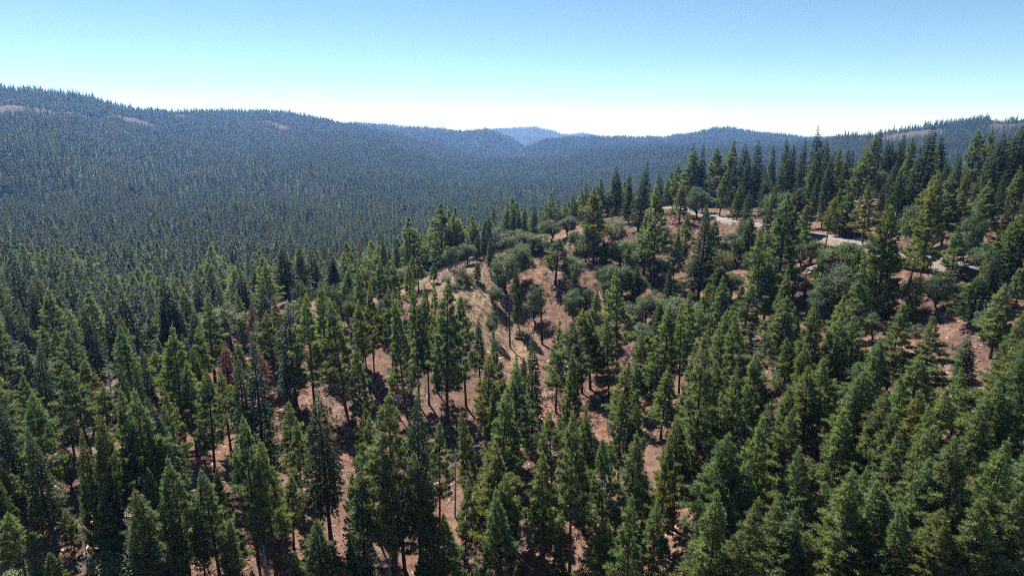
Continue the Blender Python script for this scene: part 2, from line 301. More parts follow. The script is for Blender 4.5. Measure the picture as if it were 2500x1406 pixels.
# ------------------------------------------------------------------ tree meshes
rng = np.random.default_rng(7)
def unit(v): return v/np.maximum(np.linalg.norm(v, axis=-1, keepdims=True), 1e-9)
def tube(path, rad, sides):
    path = np.asarray(path, float); n = len(path); rad = np.asarray(rad, float)
    tg = unit(np.gradient(path, axis=0)); ref = np.where(np.abs(tg[:, 2:3]) > .9, [[1., 0, 0]], [[0., 0, 1.]])
    a = unit(np.cross(tg, ref)); b = np.cross(tg, a)
    th = np.arange(sides)*2*math.pi/sides
    V = path[:, None]+rad[:, None, None]*(np.cos(th)[None, :, None]*a[:, None]+np.sin(th)[None, :, None]*b[:, None])
    i, j = np.meshgrid(np.arange(n-1), np.arange(sides), indexing='ij'); j2 = (j+1) % sides
    Q = np.stack([i*sides+j, i*sides+j2, (i+1)*sides+j2, (i+1)*sides+j], -1).reshape(-1, 4)
    return V.reshape(-1, 3), Q
class Acc:
    def __init__(s): s.V = []; s.F = []; s.n = 0; s.T = []
    def add(s, V, Fc, t=None):
        s.V.append(V); s.F.append(Fc+s.n); s.n += len(V)
        if t is not None: s.T.append(t)
    def mesh(s, name, mat, smooth=False):
        return new_mesh(name, np.vstack(s.V), np.vstack(s.F), mat, smooth, np.concatenate(s.T) if s.T else None)
def blades(P, Dr, size, k, spread, width, tint):
    """k triangular leaf blades per spray at P pointing along Dr."""
    n = len(P); P = np.repeat(P, k, 0); Dr = np.repeat(Dr, k, 0); sz = np.repeat(size, k)
    d = unit(Dr+spread*rng.normal(size=(n*k, 3)))
    side = unit(np.cross(d, rng.normal(size=(n*k, 3))))
    sz = sz*rng.uniform(.7, 1.25, n*k); w = (sz*width)[:, None]
    mid = P+d*(sz*.35)[:, None]
    V = np.stack([mid-side*w-d*(sz*.30)[:, None], mid+side*w, P+d*sz[:, None]], 1).reshape(-1, 3)
    Fc = np.arange(n*k*3).reshape(-1, 3)
    t = np.clip(np.repeat(tint, k)+rng.normal(0, .10, n*k), 0, 1)
    return V, Fc, t
def trunk_curve(H, sway):
    z = np.linspace(0, 1, 11); a = rng.uniform(0, 6.28); b = rng.uniform(0, 6.28)
    x = sway*(np.sin(z*2.2+a)-math.sin(a))+.25*sway*np.sin(z*7+b)*z; y = sway*(np.cos(z*2.0+b)-math.cos(b))
    return np.c_[x, y, z*H]
def conifer(kind, H, R, cb, seed, dens=1.0, detail=1.0):
    """A trunk mesh (with limbs) and a crown mesh, foot at the origin."""
    global rng
    rng = np.random.default_rng(seed)
    tp = trunk_curve(H, H*.008)
    def axis(z): return np.stack([np.interp(z, tp[:, 2], tp[:, 0]), np.interp(z, tp[:, 2], tp[:, 1]), z], -1)
    r0 = H*.0115+.05
    tr = Acc(); zz = tp[:, 2]/H
    rad = r0*((1-zz)**.85*.96+.04); rad[0] *= 1.35
    pth = tp.copy(); pth[0, 2] = -.6
    V, Q = tube(pth, rad, 8); tr.add(V, Q)
    sp = {'pine': .62, 'fir': .42, 'cedar': .40, 'dead': .5}[kind]/dens**.5
    z0 = cb*H; zs = []; z = z0
    while z < H*.985:
        zs.append(z); z += sp*rng.uniform(.7, 1.3)*(1.0 if z < H*.8 else .75)
    cr = Acc()
    lobe = rng.uniform(0, 6.28, 3); lob_a = rng.uniform(.06, .28, 3)
    P = []; Dd = []; Sz = []; Tn = []
    for z in zs:
        t = (z-z0)/(H-z0)
        if kind == 'pine': prof = (1-t)**.98*(.64+.36*min(1, t/.16))*1.24*(1.0+.15*math.sin(z*1.3+seed)); nb = 5
        elif kind == 'fir': prof = (1-t)**.92*(.75+.25*min(1, t/.12)); nb = 6
        elif kind == 'cedar': prof = (1-t)**.80*(.70+.30*min(1, t/.15)); nb = 6
        else: prof = (1-t)**.9; nb = 6
        a0 = rng.uniform(0, 6.28)
        for k in range(nb):
            if rng.random() > (.90 if kind != 'pine' else .87): continue
            a = a0+k*6.283/nb+rng.normal(0, .22)
            lf = 1+lob_a[0]*math.sin(a+lobe[0])+lob_a[1]*math.sin(2*a+lobe[1]+z*.3)+lob_a[2]*math.sin(3*a+z*.9)
            L = max(.12, R*prof*lf*rng.uniform(.68, 1.2))+.08; ts = .48+.52*min(1, (1-t)/.3)
            if kind == 'pine': el = .62*t-.12+rng.normal(0, .12)+(.45 if t > .9 else 0)
            elif kind == 'fir': el = .55*t*t-.22+rng.normal(0, .08)+(.4 if t > .92 else 0)
            elif kind == 'cedar': el = .45*t+.05+rng.normal(0, .14)
            else: el = .2*t-.12+rng.normal(0, .12)
            o = axis(np.array([z]))[0]
            h = np.array([math.cos(a), math.sin(a), 0]); side = np.array([-math.sin(a), math.cos(a), 0]); up = np.array([0, 0, 1.])
            curl = {'pine': .16, 'fir': -.10, 'cedar': .22, 'dead': -.06}[kind]
            def bp(s): return o+h*(s*L*math.cos(el))[:, None]+up*(s*L*math.sin(el)+curl*L*s*s)[:, None]
            # limb
            if L > .5 and (detail > .6 or rng.random() < .4):
                ss = np.array([0, .5, .92]); V, Q = tube(bp(ss), np.array([.022, .014, .006])*L+.006, 3); tr.add(V, Q)
            btint = np.clip(rng.normal(.45, .16), .05, .95)
            if kind == 'pine':
                n = int(max(4, L*10.5*dens*detail))
                s = rng.uniform(.32, 1.0, n)**.75; s[0] = 1.0
                lat = rng.normal(0, 1, n)*L*.20*(1.15-s)*1.35+rng.normal(0, .10, n)
                p = bp(s)+side*lat[:, None]+up*(np.abs(rng.normal(0, .10, n))+.05)[:, None]
                d = unit(h*.55+up*.75+side*(lat/(.3*L+.2))[:, None]*.5+rng.normal(0, .25, (n, 3)))
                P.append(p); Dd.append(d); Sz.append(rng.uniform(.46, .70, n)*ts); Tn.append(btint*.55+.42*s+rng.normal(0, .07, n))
            elif kind in ('fir', 'dead'):
                n = int(max(5, L*14.0*dens*detail))
                s = rng.uniform(.15, 1.0, n)**.8; s[0] = 1.0
                sg = np.where(rng.random(n) < .5, -1., 1.)
                wd = L*.34*(1.05-s)*rng.uniform(.2, 1, n)+.03
                p = bp(s)+side*(sg*wd)[:, None]+up*(-.12*wd+rng.normal(0, .035, n))[:, None]
                d = unit(h*.8+side*(sg*.75)[:, None]+up*(rng.normal(.02 if kind == 'fir' else -.25, .18, n))[:, None])
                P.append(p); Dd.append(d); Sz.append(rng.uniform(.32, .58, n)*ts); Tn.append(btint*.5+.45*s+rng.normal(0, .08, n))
            else:
                n = int(max(5, L*13.0*dens*detail))
                s = rng.uniform(.25, 1.0, n)**.8; s[0] = 1.
                lat = rng.normal(0, .26, n)*L*(1.1-s)+rng.normal(0, .06, n)
                p = bp(s)+side*lat[:, None]+up*rng.normal(.02, .12, n)[:, None]
                d = unit(h*.7+up*.65+rng.normal(0, .3, (n, 3)))
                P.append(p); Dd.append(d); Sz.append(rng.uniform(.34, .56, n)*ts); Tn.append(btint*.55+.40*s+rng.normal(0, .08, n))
    # leader
    zt = np.linspace(H*.94, H*1.012, 7); P.append(axis(zt)); Dd.append(np.tile([0, 0, 1.], (7, 1))+rng.normal(0, .18, (7, 3))); Sz.append(np.full(7, .34)); Tn.append(np.full(7, .8))
    P = np.vstack(P); Dd = unit(np.vstack(Dd)); Sz = np.concatenate(Sz); Tn = np.clip(np.concatenate(Tn), 0, 1)
    big = 1/detail**.55
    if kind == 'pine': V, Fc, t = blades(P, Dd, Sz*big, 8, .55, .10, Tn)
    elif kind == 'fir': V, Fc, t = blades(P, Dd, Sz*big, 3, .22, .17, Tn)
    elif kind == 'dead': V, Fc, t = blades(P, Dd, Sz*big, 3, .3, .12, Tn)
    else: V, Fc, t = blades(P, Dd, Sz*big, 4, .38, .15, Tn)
    cr.add(V, Fc, t)
    bm = {'pine': 'bark', 'fir': 'bark_fir', 'cedar': 'bark', 'dead': 'bark_fir'}[kind]
    return tr.mesh('trunk', M[bm], True), cr.mesh('crown', M[kind])
def broadleaf(H, R, seed, nclump=44, leaves=110, leaf=.24, base=.22, mat='oak', limbs=True):
    global rng
    rng = np.random.default_rng(seed)
    tr = Acc(); zc = H*(base+1)/2; hz = H*(1-base)/2
    C = []
    while len(C) < nclump:
        p = rng.normal(size=3); p = p/np.linalg.norm(p)*rng.uniform(.35, 1)**.6
        if p[2] < -.75: continue
        C.append([p[0]*R*.84, p[1]*R*.84, zc+p[2]*hz*.86])
    C = np.array(C); C[:, 0] += rng.normal(0, R*.12); C[:, 1] += rng.normal(0, R*.12)
    rc = R*rng.uniform(.22, .42, len(C))
    fork = np.array([rng.normal(0, R*.06), rng.normal(0, R*.06), H*max(base*1.0, .12)])
    r0 = H*.022+.05
    V, Q = tube([[0, 0, -.5], [0.02*H*rng.normal(), .02*H*rng.normal(), fork[2]*.5], fork], [r0*1.3, r0, r0*.8], 7); tr.add(V, Q)
    order = rng.permutation(len(C))[:16 if limbs else 6]
    for i in order:
        e = C[i]; m = fork*.5+e*.5+np.array([0, 0, .06*H])+rng.normal(0, .06*R, 3)
        V, Q = tube([fork-[0, 0, .1], m, e], [r0*.42, r0*.26, r0*.09], 4); tr.add(V, Q)
    n = len(C)*leaves
    cc = np.repeat(C, leaves, 0); rr = np.repeat(rc, leaves)
    d = unit(rng.normal(size=(n, 3))); P = cc+d*(rr*rng.uniform(.2, 1.0, n)**.5)[:, None]*[1, 1, .8]
    up = unit(d*.6+[0, 0, .7]+rng.normal(0, .45, (n, 3)))
    a = unit(np.cross(up, rng.normal(size=(n, 3)))); b = np.cross(up, a)
    s = (leaf*rng.uniform(.6, 1.3, n))[:, None]
    V = np.stack([P-a*s*.5, P+b*s*.32, P+a*s*.5, P-b*s*.32], 1).reshape(-1, 3)
    t = np.clip(np.repeat(rng.normal(.45, .16, len(C)), leaves)+rng.normal(0, .14, n)+.15*d[:, 2], 0, 1)
    cr = new_mesh('crown', V, np.arange(n*4).reshape(-1, 4), M[mat], False, t)
    return tr.mesh('trunk', M['bark_oak'], True), cr
def snag(H, R, seed, nb=42, burnt=False, up=.0, stub=False):
    global rng
    rng = np.random.default_rng(seed)
    tr = Acc(); tp = trunk_curve(H, H*.012); zz = tp[:, 2]/H; r0 = H*.012+.05
    rad = r0*((1-zz)**.8*.9+.10) if not stub else r0*(1.15-.45*zz)
    tp[0, 2] = -.6; V, Q = tube(tp, rad, 8); tr.add(V, Q)
    if stub:   # broken slanting top
        top = tp[-1]; V, Q = tube([top, top+[.05, .05, .5]], [rad[-1], .02], 8); tr.add(V, Q)
    br = Acc()
    for i in range(nb):
        t = rng.uniform(.25, .97); z = t*H; a = rng.uniform(0, 6.28)
        L = R*(1-t*.8)*rng.uniform(.45, 1.15); el = rng.normal(up+.1, .25)
        h = np.array([math.cos(a)*math.cos(el), math.sin(a)*math.cos(el), math.sin(el)])
        o = np.array([np.interp(z, tp[:, 2], tp[:, 0]), np.interp(z, tp[:, 2], tp[:, 1]), z])
        j = rng.normal(0, .12*L, 3); m = o+h*L*.5+j; e = o+h*L+[0, 0, .12*L]+rng.normal(0, .08*L, 3)
        rb = .016*L+.028
        V, Q = tube([o, m, e], [rb, rb*.7, rb*.25], 4); br.add(V, Q)
        for q in range(3):
            s = rng.uniform(.35, .95); b0 = o*(1-s)+e*s+j*.5*(1-s); d = unit(h+rng.normal(0, .6, 3)); l2 = L*.35*rng.uniform(.5, 1)
            V, Q = tube([b0, b0+d*l2*.5+[0, 0, .03], b0+d*l2], [rb*.5, rb*.4, rb*.15], 3); br.add(V, Q)
    mk = 'bark_burnt' if burnt else 'bark_snag'
    return tr.mesh('trunk', M[mk], True), (br.mesh('branches', M[mk], True) if nb else None)

# ------------------------------------------------------------------ single trees
def place(name, parts, x, y, sx, sz, label, cat, group, rz, tilt=(0, 0)):
    e = bpy.data.objects.new(name, None); COL.objects.link(e); e.empty_display_size = .5
    e.location = (x, y, float(ground(x, y))-.05); e.rotation_euler = (tilt[0], tilt[1], rz); e.scale = (sx, sx, sz)
    e['label'] = label; e['category'] = cat; e['group'] = group
    for nm, me in parts:
        if me is not None:
            o = bpy.data.objects.new(nm, me); COL.objects.link(o); o.parent = e
    return e
PROTO = {
 'P': [(20., 2.9, conifer('pine', 20., 2.9, cb, 100+i, 1.05)) for i, cb in enumerate((.14, .20, .27, .34, .42, .24, .18, .10, .30, .38))],
 'Q': [(10., 1.9, conifer('pine', 10., 1.9, cb, 150+i, 1.2)) for i, cb in enumerate((.10, .2))],
 'F': [(24., 3.3, conifer('fir', 24., 3.3, cb, 200+i, 1.0)) for i, cb in enumerate((.08, .14, .22, .18, .28, .10, .20))],
 'C': [(13., 2.2, conifer('cedar', 13., 2.2, cb, 300+i, 1.0)) for i, cb in enumerate((.04, .08, .06, .10))],
 'D': [(20., 2.5, conifer('dead', 20., 2.5, cb, 400+i, 1.0)) for i, cb in enumerate((.10, .18, .25))],
 'O': [(9.5, 3.3, broadleaf(9.5, 3.5, 500+i, 50+i*5, 150, .25, (.06, .14, .10, .04, .18, .08)[i])) for i in range(6)],
 'U': [(3., 2.2, broadleaf(3., 2.2, 600+i, 34, 110, .17, -.25, 'bush', False)) for i in range(3)],
 'S': [(13., 2.6, snag(13., 2.6, 700+i, (60, 26, 46, 54, 40)[i], False, (.0, .1, .35, .1, .2)[i])) for i in range(5)],
 'B': [(16., 1.0, snag(16., 1.0, 800+i, 5, True, .1, True)) for i in range(2)],
}
KIND = {'P': ('pine_tree', 'pine', 'crown'), 'Q': ('pine_tree', 'pine', 'crown'), 'F': ('fir_tree', 'fir', 'crown'), 'C': ('cedar_tree', 'cedar', 'crown'),
        'D': ('dead_conifer', 'dead tree', 'crown'), 'O': ('oak_tree', 'oak', 'crown'), 'U': ('bush', 'bush', 'crown'),
        'S': ('dead_snag', 'snag', 'branches'), 'B': ('charred_trunk', 'dead trunk', 'branches')}
GROUPS = {'P': 'pines on the near slopes', 'F': 'firs on the near slopes', 'C': 'cedars on the near slopes', 'D': 'dead red conifers',
          'O': 'oaks on the near slopes', 'U': 'bushes on the knoll and slope', 'S': 'grey snags', 'B': 'charred bare trunks'}
TREES = [
 ('F', -63.0, 73.5, 18.7, 2.10, 30, 'slim dark fir, nearest behind the sunlit soil at bottom left'),
 ('P', -71.4, 76.7, 12.1, 2.61, 5, 'broad green pine behind the sunlit soil at bottom left'),
 ('F', -86.8, 96.7, 13.7, 2.41, 36, 'dark fir, sixth nearest to the left of the tall grey snag'),
 ('C', -86.9, 106.8, 7.0, 1.17, 47, 'short olive green cedar to the left of the tall grey snag'),
 ('C', -56.6, 73.0, 18.3, 1.43, 20, 'slim olive green cedar, nearest behind the thin grey pole snag'),
 ('C', -54.5, 72.7, 21.0, 1.53, 47, 'slim olive green cedar, second nearest behind the thin grey pole snag'),
 ('F', -59.3, 81.7, 14.0, 1.34, 58, 'slim dark fir behind the thin grey pole snag'),
 ('P', -53.9, 81.3, 24.0, 2.77, 1, 'green pine, second nearest to the left of the soil between left pines'),
 ('P', -54.6, 79.8, 22.5, 2.14, 3, 'slim green pine, third nearest to the left of the soil between left pines'),
 ('P', -57.5, 95.8, 18.3, 1.54, 2, 'slim green pine, nearest to the left of the soil between left pines'),
 ('C', -50.8, 83.8, 11.0, 1.07, 3, 'short slim olive green cedar, second nearest to the left of the soil between left pines'),
 ('C', -44.2, 75.5, 12.5, 1.16, 5, 'slim olive green cedar, second nearest to the right of the leaning snag'),
 ('C', -45.6, 72.4, 10.8, 1.01, 16, 'short slim olive green cedar, nearest to the right of the leaning snag'),
 ('C', -58.0, 66.6, 6.3, 1.14, 11, 'short olive green cedar in front of the sunlit soil at bottom left'),
 ('P', -60.2, 73.0, 7.4, 0.89, 4, 'short green pine, nearest behind the thin grey pole snag'),
 ('P', -60.5, 106.5, 18.8, 2.16, 2, 'slim green pine, second nearest in front of the pale broken log'),
 ('P', -39.2, 81.5, 24.1, 2.21, 4, 'tall slim green pine, nearest to the right of the soil between left pines'),
 ('P', -41.8, 75.0, 18.0, 2.52, 5, 'green pine, second nearest to the left of the silvery snag at the bottom edge'),
 ('P', -53.9, 99.6, 21.1, 2.18, 3, 'slim green pine behind the soil between left pines'),
 ('F', -43.9, 97.5, 30.2, 3.27, 7, 'tall slim dark fir in front of the rusty grey-topped dead fir'),
 ('F', -46.5, 98.0, 26.1, 2.43, 3, 'tall slim dark fir behind the soil between left pines'),
 ('P', -40.7, 100.8, 17.7, 2.68, 2, 'green pine, second nearest to the right of the soil between left pines'),
 ('P', -35.5, 86.4, 13.3, 1.97, 3, 'green pine, nearest to the left of the sunlit soil with pale sticks'),
 ('P', -36.3, 93.9, 19.1, 1.40, 3, 'slim green pine behind the sunlit soil with pale sticks'),
 ('F', -30.2, 89.0, 28.3, 3.05, 18, 'tall slim dark fir behind the sunlit soil with pale sticks'),
 ('P', -27.9, 77.3, 13.5, 2.28, 5, 'green pine in front of the sunlit soil with pale sticks'),
 ('C', -26.0, 87.6, 15.1, 1.20, 34, 'slim olive green cedar to the right of the sunlit soil with pale sticks'),
 ('C', -24.2, 78.9, 9.7, 1.35, 57, 'short olive green cedar to the left of the twiggy grey snag'),
 ('P', -18.7, 84.1, 32.1, 3.53, 5, 'tall slim green pine, second nearest to the left of the white forked snag'),
 ('P', -23.7, 93.1, 22.3, 2.09, 4, 'slim green pine to the right of the sunlit soil with pale sticks'),
 ('P', -31.4, 75.9, 8.4, 1.19, 1, 'short green pine to the right of the silvery snag at the bottom edge'),
 ('P', -40.8, 77.5, 9.8, 1.31, 2, 'short green pine, nearest to the left of the silvery snag at the bottom edge'),
 ('C', -37.1, 75.1, 4.0, 0.71, 44, 'short olive green cedar in front of the silvery snag at the bottom edge'),
 ('F', -15.0, 86.8, 31.0, 2.72, 32, 'tall slim dark fir to the left of the white forked snag'),
 ('C', -13.8, 88.9, 11.8, 1.70, 56, 'olive green cedar to the right of the twiggy grey snag'),
 ('P', -7.7, 83.5, 17.8, 1.66, 4, 'slim green pine, second nearest in front of the white forked snag'),
 ('P', -13.7, 79.2, 7.6, 1.24, 5, 'short green pine, nearest to the right of the twiggy grey snag'),
 ('P', -10.2, 79.7, 13.8, 1.98, 1, 'green pine, second nearest to the right of the twiggy grey snag'),
 ('P', -4.2, 83.1, 21.2, 3.41, 2, 'green pine, nearest in front of the white forked snag'),
 ('P', -2.3, 84.0, 22.0, 3.18, 4, 'green pine, third nearest to the right of the white forked snag'),
 ('P', -5.1, 110.6, 24.7, 2.73, 4, 'tall slim green pine, fifth nearest to the left of the dark stump'),
 ('P', -3.0, 114.4, 27.1, 2.06, 2, 'tall slim green pine, fourth nearest to the left of the dark stump'),
 ('P', 0.5, 109.9, 23.4, 1.60, 1, 'slim green pine, nearest to the left of the dark stump'),
 ('P', 1.1, 98.1, 25.4, 3.17, 3, 'tall green pine, second nearest to the left of the dark stump'),
 ('F', 4.2, 114.0, 26.2, 2.22, 5, 'tall slim dark fir behind the dark stump'),
 ('P', -2.5, 92.3, 26.7, 2.88, 4, 'tall slim green pine, second nearest to the right of the white forked snag'),
 ('P', 5.0, 83.6, 20.1, 2.40, 5, 'green pine, second nearest in front of the pale cut logs'),
 ('P', 8.8, 80.1, 27.6, 2.29, 4, 'tall slim green pine, nearest in front of the pale cut logs'),
 ('P', 11.8, 89.3, 22.3, 1.86, 1, 'slim green pine, second nearest to the right of the pale cut logs'),
 ('P', 13.8, 80.3, 22.3, 2.55, 3, 'slim green pine, third nearest in front of the pale cut logs'),
 ('P', 7.2, 80.2, 6.4, 1.12, 2, 'short green pine, fourth nearest to the left of the little silver snag'),
 ('P', 17.1, 78.9, 23.3, 2.99, 5, 'green pine to the left of the soil gap beside two right trunks'),
 ('P', 22.5, 82.2, 20.3, 1.85, 6, 'slim green pine, nearest behind the soil gap beside two right trunks'),
 ('C', 21.5, 98.6, 17.4, 2.18, 11, 'olive green cedar to the right of the pale cut logs'),
 ('P', 29.8, 89.4, 30.1, 3.78, 0, 'tall green pine, tenth nearest to the left of the white-branched snag'),
 ('P', 28.9, 75.3, 20.4, 3.41, 5, 'green pine, second nearest to the right of the soil gap beside two right trunks'),
 ('P', 25.0, 71.9, 12.3, 2.22, 6, 'green pine in front of the soil gap beside two right trunks'),
 ('P', 37.1, 83.6, 17.8, 2.79, 0, 'green pine, fourth nearest to the left of the soil gap in the right stand'),
 ('P', 32.4, 68.0, 14.2, 2.30, 2, 'green pine, second nearest behind the soil gap at the bottom edge'),
 ('P', 36.9, 69.2, 17.2, 2.41, 5, 'green pine, nearest to the left of the soil gap in the right stand'),
 ('P', 39.1, 79.8, 17.4, 2.13, 2, 'green pine, second nearest to the left of the soil gap in the right stand'),
 ('P', 25.8, 86.4, 19.3, 2.45, 5, 'green pine, second nearest behind the soil gap beside two right trunks'),
 ('P', 36.0, 62.8, 8.2, 1.96, 6, 'short broad green pine, nearest to the right of the soil gap at the bottom edge'),
 ('P', 38.0, 60.7, 17.6, 2.99, 6, 'green pine, third nearest to the right of the soil gap at the bottom edge'),
 ('P', 38.0, 59.4, 12.7, 2.31, 5, 'green pine, second nearest to the right of the soil gap at the bottom edge'),
 ('P', 42.6, 61.6, 13.5, 2.55, 1, 'green pine, fifth nearest to the right of the soil gap in the right stand'),
 ('P', 48.0, 58.7, 17.0, 2.67, 6, "green pine, fourth nearest behind the picture's bottom right corner"),
 ('P', 50.0, 57.0, 16.7, 2.59, 0, "green pine, second nearest behind the picture's bottom right corner"),
 ('P', 55.5, 59.8, 15.0, 2.70, 6, "green pine, third nearest behind the picture's bottom right corner"),
 ('P', 50.2, 53.5, 13.2, 2.07, 5, "green pine, nearest behind the picture's bottom right corner"),
 ('P', 49.2, 80.2, 11.5, 2.49, 0, 'broad green pine, second nearest behind the soil gap in the right stand'),
 ('P', 49.7, 75.5, 12.7, 2.58, 1, 'broad green pine, nearest to the right of the soil gap in the right stand'),
 ('F', -92.8, 129.5, 24.3, 2.20, 2, 'tall slim dark fir, second nearest behind the tall grey snag'),
 ('F', -93.6, 137.4, 22.5, 2.72, 44, 'dark fir, third nearest behind the tall grey snag'),
 ('F', -91.6, 141.0, 25.8, 4.16, 41, 'tall dark fir, third nearest to the left of the pale broken log'),
 ('F', -87.1, 150.5, 28.3, 4.42, 23, 'tall dark fir, fourth nearest behind the pale broken log'),
 ('F', -88.6, 148.6, 20.6, 2.51, 57, 'dark fir, second nearest behind the pale broken log'),
 ('P', -99.7, 129.9, 17.1, 3.33, 2, 'broad green pine, second nearest to the left of the tall grey snag'),
 ('P', -115.5, 143.3, 16.0, 2.44, 2, 'green pine, third nearest in front of the left picture edge'),
 ('P', -110.4, 140.7, 15.7, 2.20, 5, 'green pine, third nearest to the left of the tall grey snag'),
 ('F', -113.0, 130.3, 18.6, 3.53, 4, 'broad dark fir, fourth nearest in front of the left picture edge'),
 ('F', -103.2, 121.2, 18.1, 3.82, 23, 'broad dark fir, fifth nearest to the left of the tall grey snag'),
 ('F', -100.1, 123.2, 7.8, 2.22, 1, 'short broad dark fir, second nearest to the left of the tall grey snag'),
 ('F', -85.9, 135.4, 11.9, 2.41, 20, 'broad dark fir, nearest to the left of the pale broken log'),
 ('C', -78.5, 131.4, 11.5, 1.69, 43, 'olive green cedar, nearest in front of the pale broken log'),
 ('P', -77.8, 150.1, 22.3, 3.16, 2, 'green pine, second nearest to the right of the pale broken log'),
 ('F', -87.8, 193.2, 19.8, 3.20, 29, 'dark fir, nearest behind the slim red-brown dead tree'),
 ('F', -68.5, 161.5, 25.1, 2.93, 28, 'tall dark fir to the right of the slim red-brown dead tree'),
 ('F', -50.9, 133.6, 26.1, 3.40, 3, 'tall dark fir to the right of the rusty grey-topped dead fir'),
 ('F', -55.8, 141.6, 20.8, 2.00, 5, 'slim dark fir behind the rusty grey-topped dead fir'),
 ('P', -45.0, 129.0, 28.0, 3.11, 2, 'tall slim green pine, nearest to the right of the rusty grey-topped dead fir'),
 ('P', -58.0, 167.5, 20.3, 1.87, 3, 'slim green pine, second nearest to the right of the slim red-brown dead tree'),
 ('F', -58.7, 195.9, 17.3, 3.50, 4, 'broad dark fir, second nearest in front of the clump of red dead trees'),
 ('P', -38.9, 132.7, 27.5, 3.01, 5, 'tall slim green pine, second nearest to the right of the rusty grey-topped dead fir'),
 ('P', -40.5, 156.9, 26.0, 3.06, 5, 'tall green pine, third nearest in front of the clump of red dead trees'),
 ('P', -35.7, 148.9, 25.5, 2.09, 3, 'tall slim green pine, fourth nearest in front of the clump of red dead trees'),
 ('C', -42.4, 204.1, 11.1, 2.38, 43, 'broad olive green cedar to the right of the clump of red dead trees'),
 ('P', -30.7, 148.5, 24.5, 2.50, 4, 'tall slim green pine, seventh nearest to the left of the round knoll bush'),
 ('P', -24.8, 132.7, 30.5, 2.25, 1, 'tall slim green pine, second nearest in front of the round knoll bush'),
 ('P', -33.1, 124.2, 21.2, 2.68, 5, 'green pine, third nearest to the right of the rusty grey-topped dead fir'),
 ('F', -81.8, 218.1, 22.2, 4.47, 2, 'broad dark fir, fourth nearest to the left of the clump of red dead trees'),
 ('F', -81.0, 229.2, 22.2, 3.76, 50, 'dark fir, third nearest to the left of the clump of red dead trees'),
 ('P', -129.2, 405.5, 35.1, 4.98, 5, 'tall green pine, nearest to the left of the clump of red dead trees'),
 ('F', -127.8, 419.4, 36.0, 4.29, 44, 'tall dark fir, nearest to the left of the clump of red dead trees'),
 ('F', -59.7, 199.5, 19.4, 3.28, 8, 'dark fir, nearest in front of the clump of red dead trees'),
 ('P', -109.8, 420.4, 35.6, 4.30, 5, 'tall green pine, nearest to the right of the clump of red dead trees'),
 ('F', -49.0, 235.8, 24.5, 2.41, 57, 'tall slim dark fir, nearest to the right of the clump of red dead trees'),
 ('F', -44.8, 237.4, 22.2, 1.94, 49, 'slim dark fir, second nearest to the right of the clump of red dead trees'),
 ('F', -40.0, 233.5, 19.3, 2.06, 41, 'slim dark fir to the left of the round knoll bush'),
 ('P', -96.8, 426.4, 30.1, 4.66, 2, 'tall green pine, second nearest to the right of the clump of red dead trees'),
 ('P', -31.4, 199.9, 11.4, 2.19, 3, 'broad green pine, second nearest to the left of the round knoll bush'),
 ('P', -27.1, 204.8, 7.0, 1.26, 3, 'short green pine, nearest to the left of the round knoll bush'),
 ('P', -14.9, 129.3, 34.2, 3.84, 5, 'tall slim green pine, second nearest to the left of the charred trunk below the clearing'),
 ('P', -22.2, 135.9, 29.8, 1.73, 2, 'tall slim green pine, nearest in front of the round knoll bush'),
 ('P', -20.0, 136.7, 29.0, 2.12, 3, 'tall slim green pine, fourth nearest to the left of the charred trunk below the clearing'),
 ('P', -18.7, 141.6, 27.6, 1.99, 2, 'tall slim green pine, third nearest to the left of the charred trunk below the clearing'),
 ('P', -11.0, 136.1, 27.0, 2.89, 3, 'tall slim green pine, nearest to the left of the charred trunk below the clearing'),
 ('F', -8.4, 150.1, 17.0, 2.12, 34, 'dark fir to the left of the charred trunk below the clearing'),
 ('C', 2.2, 183.0, 20.2, 2.02, 27, 'slim olive green cedar behind the charred trunk below the clearing'),
 ('C', -11.6, 202.5, 6.5, 1.66, 19, 'short broad olive green cedar to the right of the round knoll bush'),
 ('P', 14.8, 204.4, 15.9, 5.01, 3, 'broad green pine behind the charred trunk below the clearing'),
 ('F', -10.0, 260.9, 19.0, 2.11, 37, 'slim dark fir, third nearest behind the round knoll bush'),
 ('F', -3.1, 277.0, 21.6, 2.79, 10, 'dark fir, fourth nearest behind the round knoll bush'),
 ('F', 0.0, 283.3, 21.5, 2.28, 34, 'slim dark fir, second nearest to the right of the round knoll bush'),
 ('F', 3.4, 285.7, 19.6, 2.49, 42, 'dark fir, third nearest to the right of the round knoll bush'),
 ('F', 5.6, 290.5, 18.1, 2.34, 6, 'dark fir, fourth nearest to the right of the round knoll bush'),
 ('F', 9.9, 261.1, 14.4, 2.45, 37, 'dark fir, fifth nearest to the right of the round knoll bush'),
 ('F', -13.4, 231.5, 10.0, 1.72, 26, 'short dark fir, nearest behind the round knoll bush'),
 ('F', -10.9, 233.2, 13.9, 1.73, 55, 'dark fir, second nearest behind the round knoll bush'),
 ('F', -7.4, 211.1, 13.1, 2.29, 23, 'dark fir, nearest to the right of the round knoll bush'),
 ('P', 10.3, 132.8, 22.8, 2.27, 2, 'slim green pine, nearest to the right of the charred trunk below the clearing'),
 ('P', 17.3, 140.8, 21.6, 3.38, 4, 'green pine, second nearest to the right of the charred trunk below the clearing'),
 ('P', 19.5, 142.1, 19.8, 2.61, 5, 'green pine, fourth nearest to the right of the charred trunk below the clearing'),
 ('P', 10.6, 107.2, 26.0, 2.02, 1, 'tall slim green pine, nearest to the right of the dark stump'),
 ('P', 23.8, 165.5, 16.4, 2.07, 1, 'green pine, third nearest to the right of the charred trunk below the clearing'),
 ('P', 23.5, 138.0, 18.9, 2.35, 0, 'green pine, fifth nearest to the right of the charred trunk below the clearing'),
